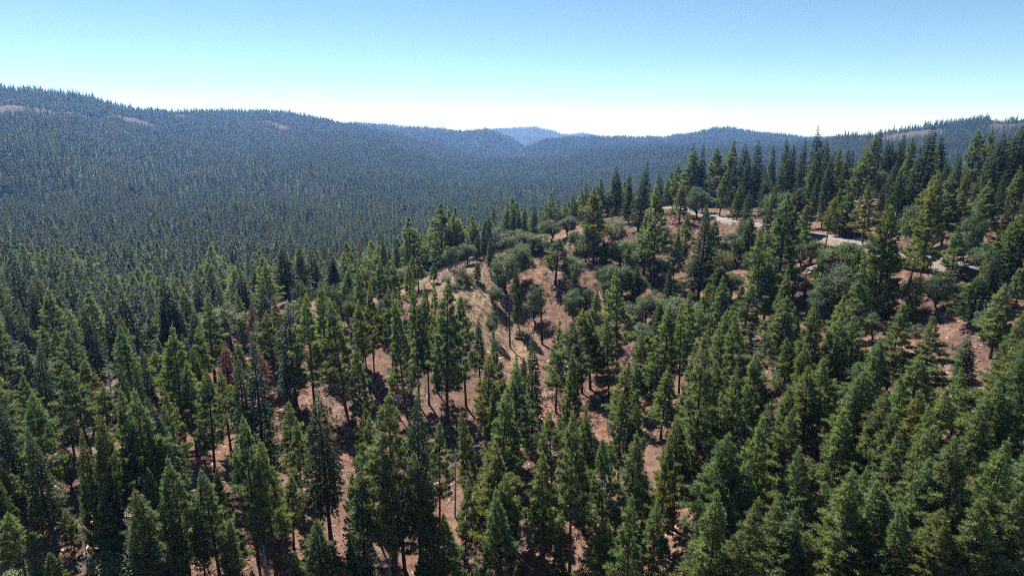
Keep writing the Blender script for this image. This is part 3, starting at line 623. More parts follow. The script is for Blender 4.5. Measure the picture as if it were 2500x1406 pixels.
 ('C', 2.8, 146.5, 10.0, 1.57, 20, 'short olive green cedar behind the dark stump'),
 ('C', 38.8, 186.4, 11.1, 2.05, 30, 'olive green cedar, second nearest in front of the pale road bend'),
 ('P', 45.7, 192.2, 32.1, 3.63, 3, 'tall slim green pine, second nearest to the left of the pale road bend'),
 ('P', 49.3, 183.7, 21.3, 1.75, 3, 'slim green pine, third nearest in front of the pale road bend'),
 ('F', 53.7, 171.3, 27.7, 4.89, 52, 'tall dark fir in front of the pale road bend'),
 ('C', 56.9, 163.6, 12.2, 3.83, 39, 'broad olive green cedar, second nearest to the left of the pale cut stump'),
 ('P', 54.7, 138.3, 15.4, 2.89, 0, 'green pine, second nearest to the left of the pale cut stump'),
 ('P', 61.7, 148.3, 23.7, 3.05, 2, 'green pine, second nearest to the left of the log pile'),
 ('P', 70.1, 156.9, 29.1, 4.46, 1, 'tall green pine, nearest to the left of the log pile'),
 ('C', 39.5, 157.6, 10.6, 2.42, 11, 'short broad olive green cedar, second nearest to the left of the white-branched snag'),
 ('P', 37.1, 126.5, 20.4, 2.50, 2, 'green pine, seventh nearest to the left of the white-branched snag'),
 ('P', 30.4, 135.7, 13.4, 2.12, 2, 'green pine, thirteenth nearest to the left of the white-branched snag'),
 ('P', 42.7, 120.5, 19.4, 2.39, 5, 'green pine, fourth nearest to the left of the white-branched snag'),
 ('P', 43.5, 117.9, 18.9, 2.01, 1, 'slim green pine, second nearest to the left of the white-branched snag'),
 ('P', 42.9, 112.0, 20.8, 2.87, 2, 'green pine, nearest to the left of the white-branched snag'),
 ('P', 33.1, 107.3, 20.7, 2.17, 0, 'slim green pine, eighth nearest to the left of the white-branched snag'),
 ('P', 22.9, 121.1, 15.9, 2.27, 0, 'green pine, second nearest to the right of the dark stump'),
 ('P', 28.0, 124.9, 12.1, 2.69, 1, 'broad green pine, third nearest to the right of the dark stump'),
 ('P', 30.0, 112.8, 15.5, 2.28, 1, 'green pine, twelfth nearest to the left of the white-branched snag'),
 ('C', 33.3, 132.2, 10.2, 2.07, 20, 'short broad olive green cedar, nearest to the left of the white-branched snag'),
 ('P', 54.0, 117.3, 19.0, 3.14, 1, 'green pine, nearest to the left of the pale cut stump'),
 ('P', 54.9, 107.1, 21.1, 3.03, 1, 'green pine in front of the pale cut stump'),
 ('P', 48.7, 97.0, 18.3, 2.51, 6, 'green pine, second nearest to the right of the white-branched snag'),
 ('P', 39.2, 93.9, 15.8, 2.20, 5, 'green pine, third nearest in front of the white-branched snag'),
 ('P', 41.4, 88.4, 17.6, 2.46, 6, 'green pine, fifth nearest to the left of the soil gap in the right stand'),
 ('P', 46.7, 88.9, 18.1, 2.72, 2, 'green pine, fifth nearest behind the soil gap in the right stand'),
 ('C', 84.2, 136.0, 25.8, 4.26, 56, 'tall olive green cedar to the right of the big grey oak'),
 ('P', 95.7, 140.1, 27.8, 3.02, 1, 'tall slim green pine, second nearest behind the near stretch of road'),
 ('C', 92.1, 118.0, 9.7, 2.61, 47, 'short broad olive green cedar in front of the near stretch of road'),
 ('P', 86.8, 104.9, 13.9, 2.49, 5, 'green pine behind the open soil at the right edge'),
 ('P', 65.9, 75.6, 17.9, 3.28, 2, 'green pine, nearest in front of the open soil at the right edge'),
 ('F', 74.4, 94.7, 11.2, 2.43, 40, 'broad dark fir to the left of the open soil at the right edge'),
 ('P', 66.6, 84.7, 11.1, 1.96, 0, 'green pine to the left of the open soil at the right edge'),
 ('P', 68.8, 95.3, 16.0, 2.58, 2, 'green pine, second nearest in front of the long fallen log'),
 ('P', 66.1, 100.7, 18.2, 3.14, 2, 'green pine, nearest in front of the long fallen log'),
 ('P', 61.0, 103.2, 17.5, 2.93, 2, 'green pine, third nearest to the right of the pale cut stump'),
 ('P', 57.7, 105.5, 19.0, 2.84, 0, 'green pine, nearest to the right of the pale cut stump'),
 ('P', 54.6, 77.8, 15.7, 2.56, 0, 'green pine, eighth nearest to the right of the soil gap in the right stand'),
 ('P', 54.3, 74.3, 15.1, 2.19, 6, 'green pine, tenth nearest to the right of the soil gap in the right stand'),
 ('P', 51.0, 81.4, 18.2, 2.74, 5, 'green pine, fourth nearest behind the soil gap in the right stand'),
 ('P', 48.4, 80.9, 18.6, 2.25, 0, 'green pine, third nearest behind the soil gap in the right stand'),
 ('P', 49.5, 89.8, 18.3, 2.73, 2, 'green pine, third nearest to the right of the white-branched snag'),
 ('P', 59.4, 70.5, 15.4, 2.38, 1, 'green pine, third nearest in front of the open soil at the right edge'),
 ('P', 54.6, 70.6, 15.7, 2.39, 0, 'green pine, fifth nearest in front of the open soil at the right edge'),
 ('F', 137.4, 327.6, 32.2, 3.45, 51, 'tall slim dark fir, sixth nearest to the right of the pale road bend'),
 ('F', 140.9, 318.3, 33.4, 4.18, 35, 'tall dark fir, sixteenth nearest behind the middle of the road'),
 ('F', 140.7, 326.5, 31.1, 4.29, 1, 'tall dark fir, fourteenth nearest behind the middle of the road'),
 ('F', 151.7, 312.4, 36.0, 4.90, 10, 'tall dark fir, fifteenth nearest behind the middle of the road'),
 ('F', 151.7, 327.1, 32.8, 4.29, 52, 'tall dark fir, thirteenth nearest behind the middle of the road'),
 ('F', 125.4, 321.8, 34.7, 3.81, 46, 'tall slim dark fir, fifth nearest to the right of the pale road bend'),
 ('F', 123.6, 331.8, 35.5, 6.11, 52, 'tall dark fir, fourth nearest to the right of the pale road bend'),
 ('F', 123.8, 253.9, 25.6, 3.68, 56, 'tall dark fir, sixth nearest behind the middle of the road'),
 ('F', 133.2, 264.9, 26.1, 3.48, 18, 'tall dark fir, seventh nearest behind the middle of the road'),
 ('F', 117.1, 230.7, 23.5, 3.35, 32, 'dark fir, fourth nearest behind the middle of the road'),
 ('P', 141.3, 270.8, 23.5, 2.31, 2, 'slim green pine, third nearest behind the middle of the road'),
 ('F', 137.2, 255.1, 23.1, 3.35, 0, 'dark fir, eighth nearest behind the middle of the road'),
 ('P', 131.1, 232.4, 27.0, 3.97, 2, 'tall green pine, fourth nearest behind the middle of the road'),
 ('F', 145.9, 251.8, 23.3, 2.48, 3, 'slim dark fir, seventeenth nearest behind the middle of the road'),
 ('C', 91.8, 250.0, 13.8, 2.82, 7, 'broad olive green cedar, second nearest to the right of the pale road bend'),
 ('C', 93.6, 201.3, 17.1, 5.11, 24, 'broad olive green cedar to the left of the middle of the road'),
 ('C', 74.4, 190.9, 15.0, 3.09, 54, 'broad olive green cedar, third nearest to the right of the pale road bend'),
 ('C', 77.7, 189.1, 12.2, 1.79, 50, 'olive green cedar, third nearest to the left of the log pile'),
 ('C', 104.3, 192.8, 13.9, 4.38, 38, 'broad olive green cedar, nearest to the right of the middle of the road'),
 ('P', 102.8, 177.7, 18.3, 2.85, 2, 'green pine to the right of the middle of the road'),
 ('C', 105.3, 199.6, 14.0, 2.40, 7, 'olive green cedar behind the middle of the road'),
 ('F', 150.4, 246.1, 26.0, 3.87, 40, 'tall dark fir, ninth nearest to the left of the leaning red dead tree'),
 ('F', 148.5, 248.0, 24.0, 3.58, 44, 'tall dark fir, twelfth nearest to the left of the leaning red dead tree'),
 ('F', 128.1, 196.4, 30.1, 5.42, 24, 'tall dark fir, fifth nearest to the left of the leaning red dead tree'),
 ('F', 159.7, 236.9, 24.3, 3.11, 8, 'tall dark fir, third nearest to the left of the leaning red dead tree'),
 ('F', 160.8, 235.4, 23.8, 2.78, 15, 'dark fir, second nearest to the left of the leaning red dead tree'),
 ('P', 191.8, 260.5, 27.7, 4.43, 5, 'tall green pine, nearest to the left of the leaning red dead tree'),
 ('P', 193.7, 255.3, 27.8, 2.67, 4, 'tall slim green pine behind the leaning red dead tree'),
 ('F', 152.5, 198.3, 24.1, 5.73, 33, 'tall broad dark fir, second nearest to the right of the leaning red dead tree'),
 ('F', 162.8, 207.6, 23.3, 3.27, 18, 'dark fir, third nearest to the right of the leaning red dead tree'),
 ('F', 161.7, 201.4, 26.5, 5.28, 51, 'tall broad dark fir, nearest in front of the top right end of the stand'),
 ('C', 118.4, 188.3, 18.4, 3.25, 22, 'olive green cedar, second nearest to the right of the middle of the road'),
 ('P', 111.7, 165.0, 19.3, 3.30, 3, 'green pine, fifth nearest behind the near stretch of road'),
 ('P', 113.9, 160.6, 18.9, 3.00, 4, 'green pine, third nearest in front of the leaning red dead tree'),
 ('P', 114.4, 156.7, 14.3, 2.73, 3, 'broad green pine, third nearest behind the near stretch of road'),
 ('P', 117.7, 154.8, 12.1, 2.28, 3, 'green pine, fourth nearest behind the near stretch of road'),
 ('P', 121.8, 157.5, 15.8, 2.94, 1, 'green pine, second nearest in front of the leaning red dead tree'),
 ('C', 122.2, 150.8, 9.1, 1.82, 47, 'short broad olive green cedar, second nearest to the right of the near stretch of road'),
 ('C', 108.3, 130.2, 14.3, 3.53, 16, 'broad olive green cedar, nearest to the right of the near stretch of road'),
 ('P', 29.5, 217.7, 26.0, 3.80, 3, 'tall green pine, fourth nearest to the left of the pale road bend'),
 ('F', 29.2, 231.8, 22.4, 2.79, 32, 'dark fir, fourth nearest to the left of the pale road bend'),
 ('F', 53.4, 316.4, 26.5, 5.02, 9, 'tall dark fir, third nearest to the left of the pale road bend'),
 ('F', 49.5, 259.9, 21.8, 2.76, 14, 'dark fir, second nearest to the left of the pale road bend'),
 ('F', 50.3, 243.4, 27.6, 4.52, 26, 'tall dark fir, nearest to the left of the pale road bend'),
 ('P', 70.0, 256.0, 17.0, 3.23, 1, 'broad green pine, nearest to the left of the pale road bend'),
 ('P', 95.1, 329.1, 29.6, 4.98, 5, 'tall green pine, second nearest behind the pale road bend'),
 ('P', 91.6, 344.8, 24.2, 2.05, 2, 'tall slim green pine, nearest behind the pale road bend'),
 ('P', 107.9, 328.5, 31.7, 5.40, 3, 'tall green pine, third nearest behind the pale road bend'),
 ('P', 90.0, 266.3, 21.2, 3.17, 1, 'green pine, nearest to the right of the pale road bend'),
 ('C', 31.9, 210.9, 10.4, 2.29, 57, 'short broad olive green cedar, second nearest to the left of the pale road bend'),
 ('P', 58.7, 205.0, 16.8, 2.49, 3, 'green pine, nearest in front of the pale road bend'),
 ('P', 47.3, 216.4, 17.2, 2.77, 1, 'green pine, third nearest to the left of the pale road bend'),
 ('P', 60.9, 86.1, 15.5, 2.49, 1, 'green pine, third nearest in front of the long fallen log'),
 ('P', 54.9, 66.6, 14.8, 2.17, 1, 'green pine, sixth nearest in front of the open soil at the right edge'),
 ('P', 45.3, 77.1, 15.9, 2.52, 1, 'green pine, nearest behind the soil gap in the right stand'),
 ('P', 30.4, 71.9, 16.9, 2.41, 6, 'green pine, third nearest to the right of the soil gap beside two right trunks'),
 ('P', 37.6, 65.9, 13.4, 2.22, 2, 'green pine, third nearest behind the soil gap at the bottom edge'),
 ('P', 45.2, 59.7, 15.1, 2.55, 6, 'green pine, ninth nearest to the right of the soil gap in the right stand'),
 ('P', 46.7, 67.8, 14.9, 2.34, 0, 'green pine, third nearest to the right of the soil gap in the right stand'),
 ('P', 44.0, 54.8, 12.9, 2.13, 5, "green pine, third nearest to the left of the picture's bottom right corner"),
 ('P', 47.1, 53.3, 13.0, 2.23, 5, "green pine, nearest to the left of the picture's bottom right corner"),
 ('P', 33.3, 63.8, 13.8, 2.18, 6, 'green pine, nearest behind the soil gap at the bottom edge'),
 ('P', 27.6, 65.6, 12.6, 2.35, 2, 'green pine, second nearest to the left of the soil gap at the bottom edge'),
 ('P', 19.0, 71.8, 16.1, 2.45, 2, 'green pine, nearest to the left of the little silver snag'),
 ('P', 12.8, 73.3, 14.6, 2.05, 5, 'green pine, third nearest to the left of the little silver snag'),
 ('P', 7.4, 102.0, 15.8, 1.81, 4, 'slim green pine behind the pale cut logs'),
 ('P', 19.5, 100.5, 18.7, 2.22, 5, 'green pine, third nearest to the right of the pale cut logs'),
 ('P', 30.9, 94.8, 14.7, 2.38, 5, 'green pine, third nearest behind the soil gap beside two right trunks'),
 ('P', 37.9, 100.5, 16.7, 2.48, 0, 'green pine, second nearest in front of the white-branched snag'),
 ('P', 52.0, 108.7, 14.1, 2.64, 5, 'green pine, nearest to the right of the white-branched snag'),
 ('P', 58.3, 94.3, 16.8, 2.84, 5, 'green pine, fourth nearest in front of the long fallen log'),
 ('P', 44.0, 103.7, 16.1, 2.24, 6, 'green pine, nearest in front of the white-branched snag'),
 ('P', 50.0, 75.5, 16.6, 2.34, 5, 'green pine, fourth nearest to the right of the soil gap in the right stand'),
 ('P', -87.8, 103.2, 15.5, 2.55, 2, 'green pine, fourth nearest to the left of the tall grey snag'),
 ('P', -84.2, 113.0, 14.9, 2.28, 3, 'green pine, nearest to the left of the tall grey snag'),
 ('P', -71.4, 98.4, 14.2, 2.16, 4, 'green pine, second nearest in front of the tall grey snag'),
 ('F', -77.6, 98.1, 13.4, 2.15, 11, 'dark fir, third nearest to the left of the tall grey snag'),
 ('P', -76.6, 124.5, 14.4, 2.50, 4, 'green pine, second nearest to the left of the pale broken log'),
 ('P', -55.9, 110.4, 17.4, 2.40, 2, 'green pine, second nearest to the left of the rusty grey-topped dead fir'),
 ('P', -62.3, 67.3, 12.1, 2.08, 4, 'green pine to the left of the sunlit soil at bottom left'),
 ('P', -53.3, 70.7, 11.9, 1.41, 3, 'green pine to the right of the thin grey pole snag'),
 ('P', -49.8, 74.2, 14.8, 1.24, 3, 'slim green pine behind the leaning snag'),
 ('F', -140.6, 165.4, 20.8, 3.02, 2, 'dark fir, second nearest in front of the left picture edge'),
 ('F', -125.5, 151.8, 19.3, 2.78, 1, 'dark fir, third nearest in front of the left picture edge'),
 ('F', -116.3, 154.7, 17.3, 2.62, 14, 'dark fir, fourth nearest behind the tall grey snag'),
 ('F', -93.7, 148.2, 18.8, 2.93, 32, 'dark fir, second nearest to the left of the pale broken log'),
 ('F', -85.0, 152.1, 22.5, 2.99, 28, 'dark fir, third nearest behind the pale broken log'),
 ('F', -80.4, 148.7, 19.9, 2.72, 51, 'dark fir, nearest behind the pale broken log'),
 ('F', -77.4, 157.5, 18.6, 2.43, 7, 'dark fir to the left of the slim red-brown dead tree'),
 ('P', -60.4, 147.4, 19.8, 2.70, 4, 'green pine behind the rusty grey-topped dead fir'),
 ('P', -49.4, 153.2, 23.6, 2.78, 2, 'green pine, third nearest to the right of the slim red-brown dead tree'),
 ('P', -39.4, 175.4, 20.0, 2.42, 4, 'green pine, second nearest in front of the clump of red dead trees'),
 ('P', -31.1, 182.7, 15.6, 1.89, 1, 'green pine, fourth nearest to the left of the round knoll bush'),
 ('P', -80.4, 196.9, 19.6, 2.71, 2, 'green pine, second nearest behind the slim red-brown dead tree'),
 ('F', -163.3, 393.0, 30.9, 4.31, 8, 'tall dark fir, third nearest behind the slim red-brown dead tree'),
 ('F', -136.5, 414.0, 30.6, 5.66, 21, 'tall dark fir, second nearest to the left of the clump of red dead trees'),
 ('P', -49.8, 178.3, 17.8, 2.46, 1, 'green pine, nearest in front of the clump of red dead trees'),
 ('P', -35.6, 142.8, 23.5, 2.42, 4, 'slim green pine, fourth nearest to the right of the rusty grey-topped dead fir'),
 ('F', 19.1, 186.9, 15.9, 2.06, 40, 'dark fir to the right of the charred trunk below the clearing'),
 ('P', 48.2, 149.4, 15.1, 2.49, 0, 'green pine, ninth nearest to the left of the white-branched snag'),
 ('P', 62.9, 146.6, 15.7, 3.03, 1, 'broad green pine, third nearest to the left of the log pile'),
 ('C', 83.4, 161.7, 9.1, 1.99, 51, 'short broad olive green cedar to the right of the log pile'),
 ('D', -76.6, 172.3, 15.1, 1.57, 54, 'slim red-brown dead conifer standing before a dark narrow fir'),
 ('D', -68.6, 138.0, 15.2, 2.06, 52, 'reddish dead fir with grey tip left of a dense green pine'),
 ('D', -59.9, 137.4, 14.0, 2.35, 7, 'rusty dead fir with bare grey top right of a dense green pine'),
 ('D', -119.0, 424.4, 39.2, 2.89, 57, 'leftmost tall red dead conifer in the clump beyond the slope'),
 ('D', -112.4, 412.7, 34.6, 2.25, 24, 'short red dead conifer second from left in the far clump'),
 ('D', -107.7, 421.8, 38.3, 2.87, 8, 'red dead conifer third from left in the far clump'),
 ('D', -101.0, 417.3, 31.7, 2.85, 42, 'low rusty dead conifer rightmost in the far clump'),
 ('D', -132.8, 416.7, 33.3, 2.56, 6, 'brownish dying conifer left of the red dead clump'),
 ('D', 195.4, 259.7, 22.3, 2.22, 2, 'red dead conifer leaning among tall firs behind the road'),
 ('D', -230.6, 360.5, 20.1, 1.74, 53, 'tiny red dead conifer on the far left slope'),
 ('S', -80.2, 113.2, 16.2, 2.44, 0, 'tall dark grey snag with many level bare branches among left firs'),
 ('S', -56.5, 70.0, 9.5, 0.86, 1, 'thin grey leaning pole snag near the bottom left'),
 ('S', -49.4, 70.3, 11.6, 1.52, 2, 'leaning snag with white crooked branches above the round oak'),
 ('S', -35.4, 76.0, 9.1, 1.66, 3, 'silvery snag with pale bare branches at the bottom edge'),
 ('S', -19.4, 82.6, 10.4, 2.17, 0, 'grey snag with tangled twiggy branches beside a big pine'),
 ('S', -10.3, 97.8, 14.3, 2.34, 2, 'white snag with forked upswept branches in a dark gap'),
 ('S', -27.0, 133.5, 12.6, 2.11, 4, 'twiggy grey snag between pine trunks at mid slope'),
 ('S', 48.3, 113.4, 16.2, 2.42, 3, 'dark snag with white side branches among right-hand pines'),
 ('S', 22.1, 72.9, 4.4, 0.69, 3, 'little silver snag tip at the bottom edge'),
 ('S', -0.7, 191.1, 9.6, 0.79, 1, 'short thin snag stub beside the taller charred trunk'),
 ('B', -0.6, 174.0, 14.0, 0.85, 25, 'thick charred bare trunk standing below the clearing'),
 ('B', 9.0, 172.7, 16.5, 0.72, 29, 'charred bare pole right of the thick burnt trunk'),
 ('B', -17.4, 85.2, 17.3, 0.58, 25, 'bare brown trunk right of a big pine near the bottom'),
 ('O', -71.2, 88.3, 7.9, 1.58, 39, 'grey-green oak behind the thin grey pole snag'),
 ('O', -50.6, 68.6, 7.6, 3.95, 6, 'broad grey-green oak in front of the leaning snag'),
 ('O', -56.4, 85.6, 6.2, 1.42, 43, 'small grey-green oak, second nearest behind the leaning snag'),
 ('O', -54.1, 75.0, 5.3, 1.61, 32, 'small grey-green oak, nearest behind the leaning snag'),
 ('O', -63.5, 67.6, 4.0, 2.38, 0, 'broad grey-green oak in front of the sunlit soil at bottom left'),
 ('O', -107.6, 134.5, 10.4, 3.46, 40, 'broad grey-green oak, nearest to the left of the tall grey snag'),
 ('O', -114.8, 140.2, 11.8, 3.20, 48, 'grey-green oak, second nearest to the left of the tall grey snag'),
 ('O', -86.9, 174.1, 14.0, 7.06, 21, 'broad grey-green oak, second nearest to the left of the slim red-brown dead tree'),
 ('O', -67.2, 182.0, 9.9, 4.31, 26, 'broad grey-green oak, second nearest to the right of the slim red-brown dead tree'),
 ('O', -52.1, 162.5, 10.8, 3.88, 34, 'broad grey-green oak to the right of the rusty grey-topped dead fir'),
 ('O', -89.1, 165.2, 11.1, 3.49, 26, 'grey-green oak behind the pale broken log'),
 ('O', -43.8, 244.0, 11.0, 4.00, 30, 'grey-green oak, fourth nearest to the left of the round knoll bush'),
 ('O', -34.6, 248.4, 6.1, 1.87, 33, 'small grey-green oak, second nearest to the left of the round knoll bush'),
 ('O', -106.6, 423.1, 14.0, 7.55, 35, 'grey-green oak, nearest in front of the clump of red dead trees'),
 ('O', -43.0, 214.0, 9.0, 3.52, 16, 'grey-green oak to the right of the clump of red dead trees'),
 ('O', -38.5, 225.8, 6.8, 3.40, 6, 'small grey-green oak, third nearest to the left of the round knoll bush'),
 ('O', -54.5, 188.9, 9.5, 3.13, 53, 'grey-green oak, third nearest in front of the clump of red dead trees'),
 ('O', -71.1, 167.1, 11.1, 3.05, 27, 'grey-green oak, nearest to the right of the slim red-brown dead tree'),
 ('O', -40.0, 175.4, 8.3, 3.17, 12, 'grey-green oak, eighth nearest in front of the clump of red dead trees'),
 ('O', -6.3, 191.8, 6.2, 2.51, 59, 'small grey-green oak, nearest behind the charred trunk below the clearing'),
 ('O', -5.7, 174.6, 8.6, 1.95, 32, 'grey-green oak to the left of the charred trunk below the clearing'),
 ('O', -2.4, 201.2, 14.0, 4.67, 19, 'broad grey-green oak, nearest to the right of the round knoll bush'),
 ('O', 0.4, 208.3, 14.0, 3.97, 10, 'grey-green oak, second nearest to the right of the round knoll bush'),
 ('O', 4.6, 225.9, 8.6, 2.76, 0, 'grey-green oak, fifth nearest to the right of the round knoll bush'),
 ('O', 1.4, 238.6, 10.4, 5.15, 36, 'grey-green oak, fourth nearest to the right of the round knoll bush'),
 ('O', 8.3, 236.4, 7.3, 3.19, 37, 'small grey-green oak, sixth nearest to the right of the round knoll bush'),
 ('O', 10.9, 232.7, 8.4, 3.46, 54, 'grey-green oak, seventh nearest to the right of the round knoll bush'),
 ('O', 16.3, 243.2, 9.1, 4.25, 58, 'grey-green oak, eighth nearest to the right of the round knoll bush'),
 ('O', 22.0, 243.5, 8.6, 3.92, 52, 'grey-green oak, ninth nearest to the right of the round knoll bush'),
 ('O', 20.8, 200.8, 11.7, 3.29, 3, 'grey-green oak, fourth nearest to the right of the charred trunk below the clearing'),
 ('O', 7.3, 184.1, 12.9, 2.81, 8, 'grey-green oak, nearest to the right of the charred trunk below the clearing'),
 ('O', 18.9, 182.1, 10.5, 2.77, 35, 'grey-green oak, second nearest to the right of the charred trunk below the clearing'),
 ('O', 34.2, 190.1, 12.1, 4.17, 37, 'grey-green oak, seventh nearest to the left of the pale road bend'),
 ('O', 38.4, 230.2, 11.7, 4.95, 12, 'grey-green oak, third nearest to the left of the pale road bend'),
 ('O', 26.8, 218.0, 14.0, 3.83, 53, 'grey-green oak, sixth nearest to the left of the pale road bend'),
 ('O', 80.4, 266.2, 14.0, 4.95, 56, 'grey-green oak behind the pale road bend'),
 ('O', 37.9, 212.2, 11.0, 4.31, 12, 'grey-green oak, fourth nearest to the left of the pale road bend'),
 ('O', 44.4, 202.9, 13.7, 4.41, 38, 'grey-green oak, second nearest to the left of the pale road bend'),
 ('O', 35.2, 189.6, 12.0, 3.90, 24, 'grey-green oak, eighth nearest in front of the pale road bend'),
 ('O', 33.5, 168.6, 9.2, 3.76, 33, 'grey-green oak, eighth nearest to the right of the charred trunk below the clearing'),
 ('O', 41.7, 170.8, 9.8, 3.31, 42, 'grey-green oak, ninth nearest in front of the pale road bend'),
 ('O', 46.1, 161.0, 9.1, 5.59, 30, 'broad grey-green oak, third nearest to the left of the white-branched snag'),
 ('O', 74.2, 157.8, 8.4, 3.69, 44, 'broad grey-green oak, nearest to the left of the log pile'),
 ('O', 76.5, 155.5, 5.8, 1.50, 16, 'small grey-green oak in front of the log pile'),
 ('O', 79.4, 143.0, 13.0, 4.53, 27, 'broad grey-green oak, nearest in front of the big grey oak'),
 ('O', 92.2, 127.9, 9.6, 2.82, 8, 'grey-green oak, nearest in front of the near stretch of road'),
 ('O', 89.2, 131.8, 9.7, 2.73, 38, 'grey-green oak behind the long fallen log'),
 ('O', 87.7, 104.0, 6.7, 1.75, 23, 'small grey-green oak, nearest behind the open soil at the right edge'),
 ('O', 98.9, 223.7, 14.0, 5.67, 40, 'broad grey-green oak to the left of the middle of the road'),
 ('O', 153.4, 322.1, 14.0, 5.11, 58, 'grey-green oak behind the middle of the road'),
 ('O', 87.7, 160.2, 11.7, 4.14, 21, 'broad grey-green oak, nearest behind the big grey oak'),
 ('O', 87.5, 176.4, 8.5, 2.87, 46, 'grey-green oak, nearest behind the log pile'),
 ('O', 140.4, 233.2, 14.0, 4.00, 39, 'grey-green oak to the right of the middle of the road'),
 ('O', 106.3, 134.7, 8.4, 3.12, 44, 'broad grey-green oak, nearest to the right of the near stretch of road'),
 ('O', 126.8, 177.0, 9.5, 3.54, 34, 'grey-green oak, second nearest behind the near stretch of road'),
 ('O', 30.4, 194.2, 10.9, 3.46, 15, 'grey-green oak, seventh nearest to the right of the charred trunk below the clearing'),
 ('O', 51.0, 192.9, 9.4, 3.16, 41, 'grey-green oak, fifth nearest in front of the pale road bend'),
 ('O', 72.3, 195.6, 10.7, 3.70, 21, 'grey-green oak, third nearest to the right of the pale road bend'),
 ('O', 65.1, 185.0, 10.3, 3.27, 30, 'grey-green oak, third nearest in front of the pale road bend'),
 ('O', 66.0, 150.3, 8.6, 2.49, 32, 'grey-green oak, nearest behind the pale cut stump'),
 ('O', 73.7, 141.2, 10.2, 2.93, 20, 'grey-green oak to the left of the big grey oak'),
 ('O', 87.5, 281.8, 11.2, 4.12, 28, 'grey-green oak, nearest to the right of the pale road bend'),
 ('O', 132.4, 323.7, 14.0, 5.14, 26, 'grey-green oak, fourth nearest to the right of the pale road bend'),
 ('O', 84.7, 140.4, 8.0, 2.71, 15, 'grey-green oak to the right of the big grey oak'),
 ('O', 78.1, 100.6, 6.1, 1.43, 55, 'small grey-green oak to the left of the open soil at the right edge'),
 ('O', 21.9, 147.7, 7.8, 2.52, 55, 'grey-green oak behind the dark stump'),
 ('O', 34.1, 157.3, 7.0, 2.65, 11, 'small grey-green oak, fourth nearest to the left of the white-branched snag'),
 ('O', -23.7, 233.8, 8.4, 3.18, 20, 'grey-green oak, nearest behind the round knoll bush'),
 ('O', -30.1, 253.9, 9.4, 3.80, 8, 'grey-green oak, nearest to the left of the round knoll bush'),
 ('O', -16.6, 223.9, 8.5, 2.73, 10, 'grey-green oak, second nearest behind the round knoll bush'),
 ('O', -5.6, 282.8, 14.0, 4.58, 0, 'grey-green oak, third nearest to the right of the round knoll bush'),
 ('O', 24.5, 227.9, 8.1, 2.46, 22, 'grey-green oak, second nearest behind the charred trunk below the clearing'),
 ('O', 22.7, 183.4, 9.2, 2.79, 51, 'grey-green oak, third nearest to the right of the charred trunk below the clearing'),
 ('O', 108.2, 130.3, 9.1, 2.31, 12, 'grey-green oak, third nearest to the right of the near stretch of road'),
 ('O', 91.4, 159.0, 8.8, 2.81, 59, 'grey-green oak, second nearest behind the big grey oak'),
 ('U', -17.6, 201.5, 6.1, 2.89, 50, 'round dark bush on the grassy knoll'),
 ('U', -14.7, 199.9, 4.5, 2.46, 14, 'grey-green low bush right of the round bush'),
 ('U', -18.8, 195.5, 2.5, 2.55, 0, 'flat green bush below the round bush'),
 ('U', -15.8, 185.6, 2.7, 2.18, 15, 'flat olive bush lower on the knoll above pine tops'),
 ('U', -28.3, 242.2, 7.1, 2.64, 25, 'grey bush at the far edge of the knoll'),
 ('U', -22.5, 205.1, 1.7, 1.69, 11, 'small low bush left of the flat green bush'),
 ('U', 24.3, 237.0, 1.6, 1.44, 39, 'small bush on the bare red ridge'),
 ('U', 7.9, 234.9, 2.1, 1.43, 36, 'small bush under the oaks left of the bare ridge'),
 ('U', 1.4, 200.7, 4.3, 1.93, 44, 'dark bush at the foot of the oak clump'),
 ('U', 84.2, 121.7, 2.9, 1.71, 29, 'bright green bush beside the long fallen log'),
 ('U', 49.3, 157.6, 4.6, 1.76, 33, 'low bush under the grey oaks at mid slope'),
 ('U', 27.2, 223.9, 3.4, 1.82, 49, 'small bush at the foot of the ridge pine'),
 ('O', 30.7, 217.4, 9.7, 2.94, 35, 'grey-green oak, fifth nearest to the left of the pale road bend'),
 ('O', 31.0, 188.8, 9.4, 2.86, 12, 'grey-green oak, sixth nearest to the right of the charred trunk below the clearing'),
 ('O', 39.4, 185.7, 8.6, 2.56, 52, 'grey-green oak, seventh nearest in front of the pale road bend'),
 ('O', 45.8, 195.7, 8.9, 2.67, 52, 'grey-green oak, sixth nearest in front of the pale road bend'),
 ('O', 56.0, 223.0, 9.1, 2.70, 33, 'grey-green oak, nearest to the left of the pale road bend'),
 ('O', 56.8, 204.1, 8.5, 2.77, 27, 'grey-green oak, nearest in front of the pale road bend'),
 ('O', 57.6, 188.7, 9.2, 2.83, 38, 'grey-green oak, fourth nearest in front of the pale road bend'),
 ('O', 65.9, 197.5, 9.5, 2.95, 48, 'grey-green oak, second nearest in front of the pale road bend'),
 ('O', 61.9, 167.9, 8.3, 2.54, 46, 'grey-green oak, fourth nearest to the left of the log pile'),
 ('O', 71.9, 181.7, 8.2, 2.23, 48, 'grey-green oak, third nearest to the left of the log pile'),
 ('O', 64.8, 157.4, 6.7, 2.17, 16, 'small grey-green oak, second nearest behind the pale cut stump'),
 ('O', 77.6, 176.5, 8.6, 2.64, 54, 'grey-green oak, second nearest to the left of the log pile'),
 ('O', 85.6, 178.2, 7.6, 2.42, 1, 'grey-green oak, second nearest behind the log pile'),
 ('O', 26.6, 162.2, 8.4, 2.50, 29, 'grey-green oak, fifth nearest to the right of the charred trunk below the clearing'),
 ('O', 38.8, 170.2, 8.6, 2.60, 25, 'grey-green oak, tenth nearest in front of the pale road bend'),
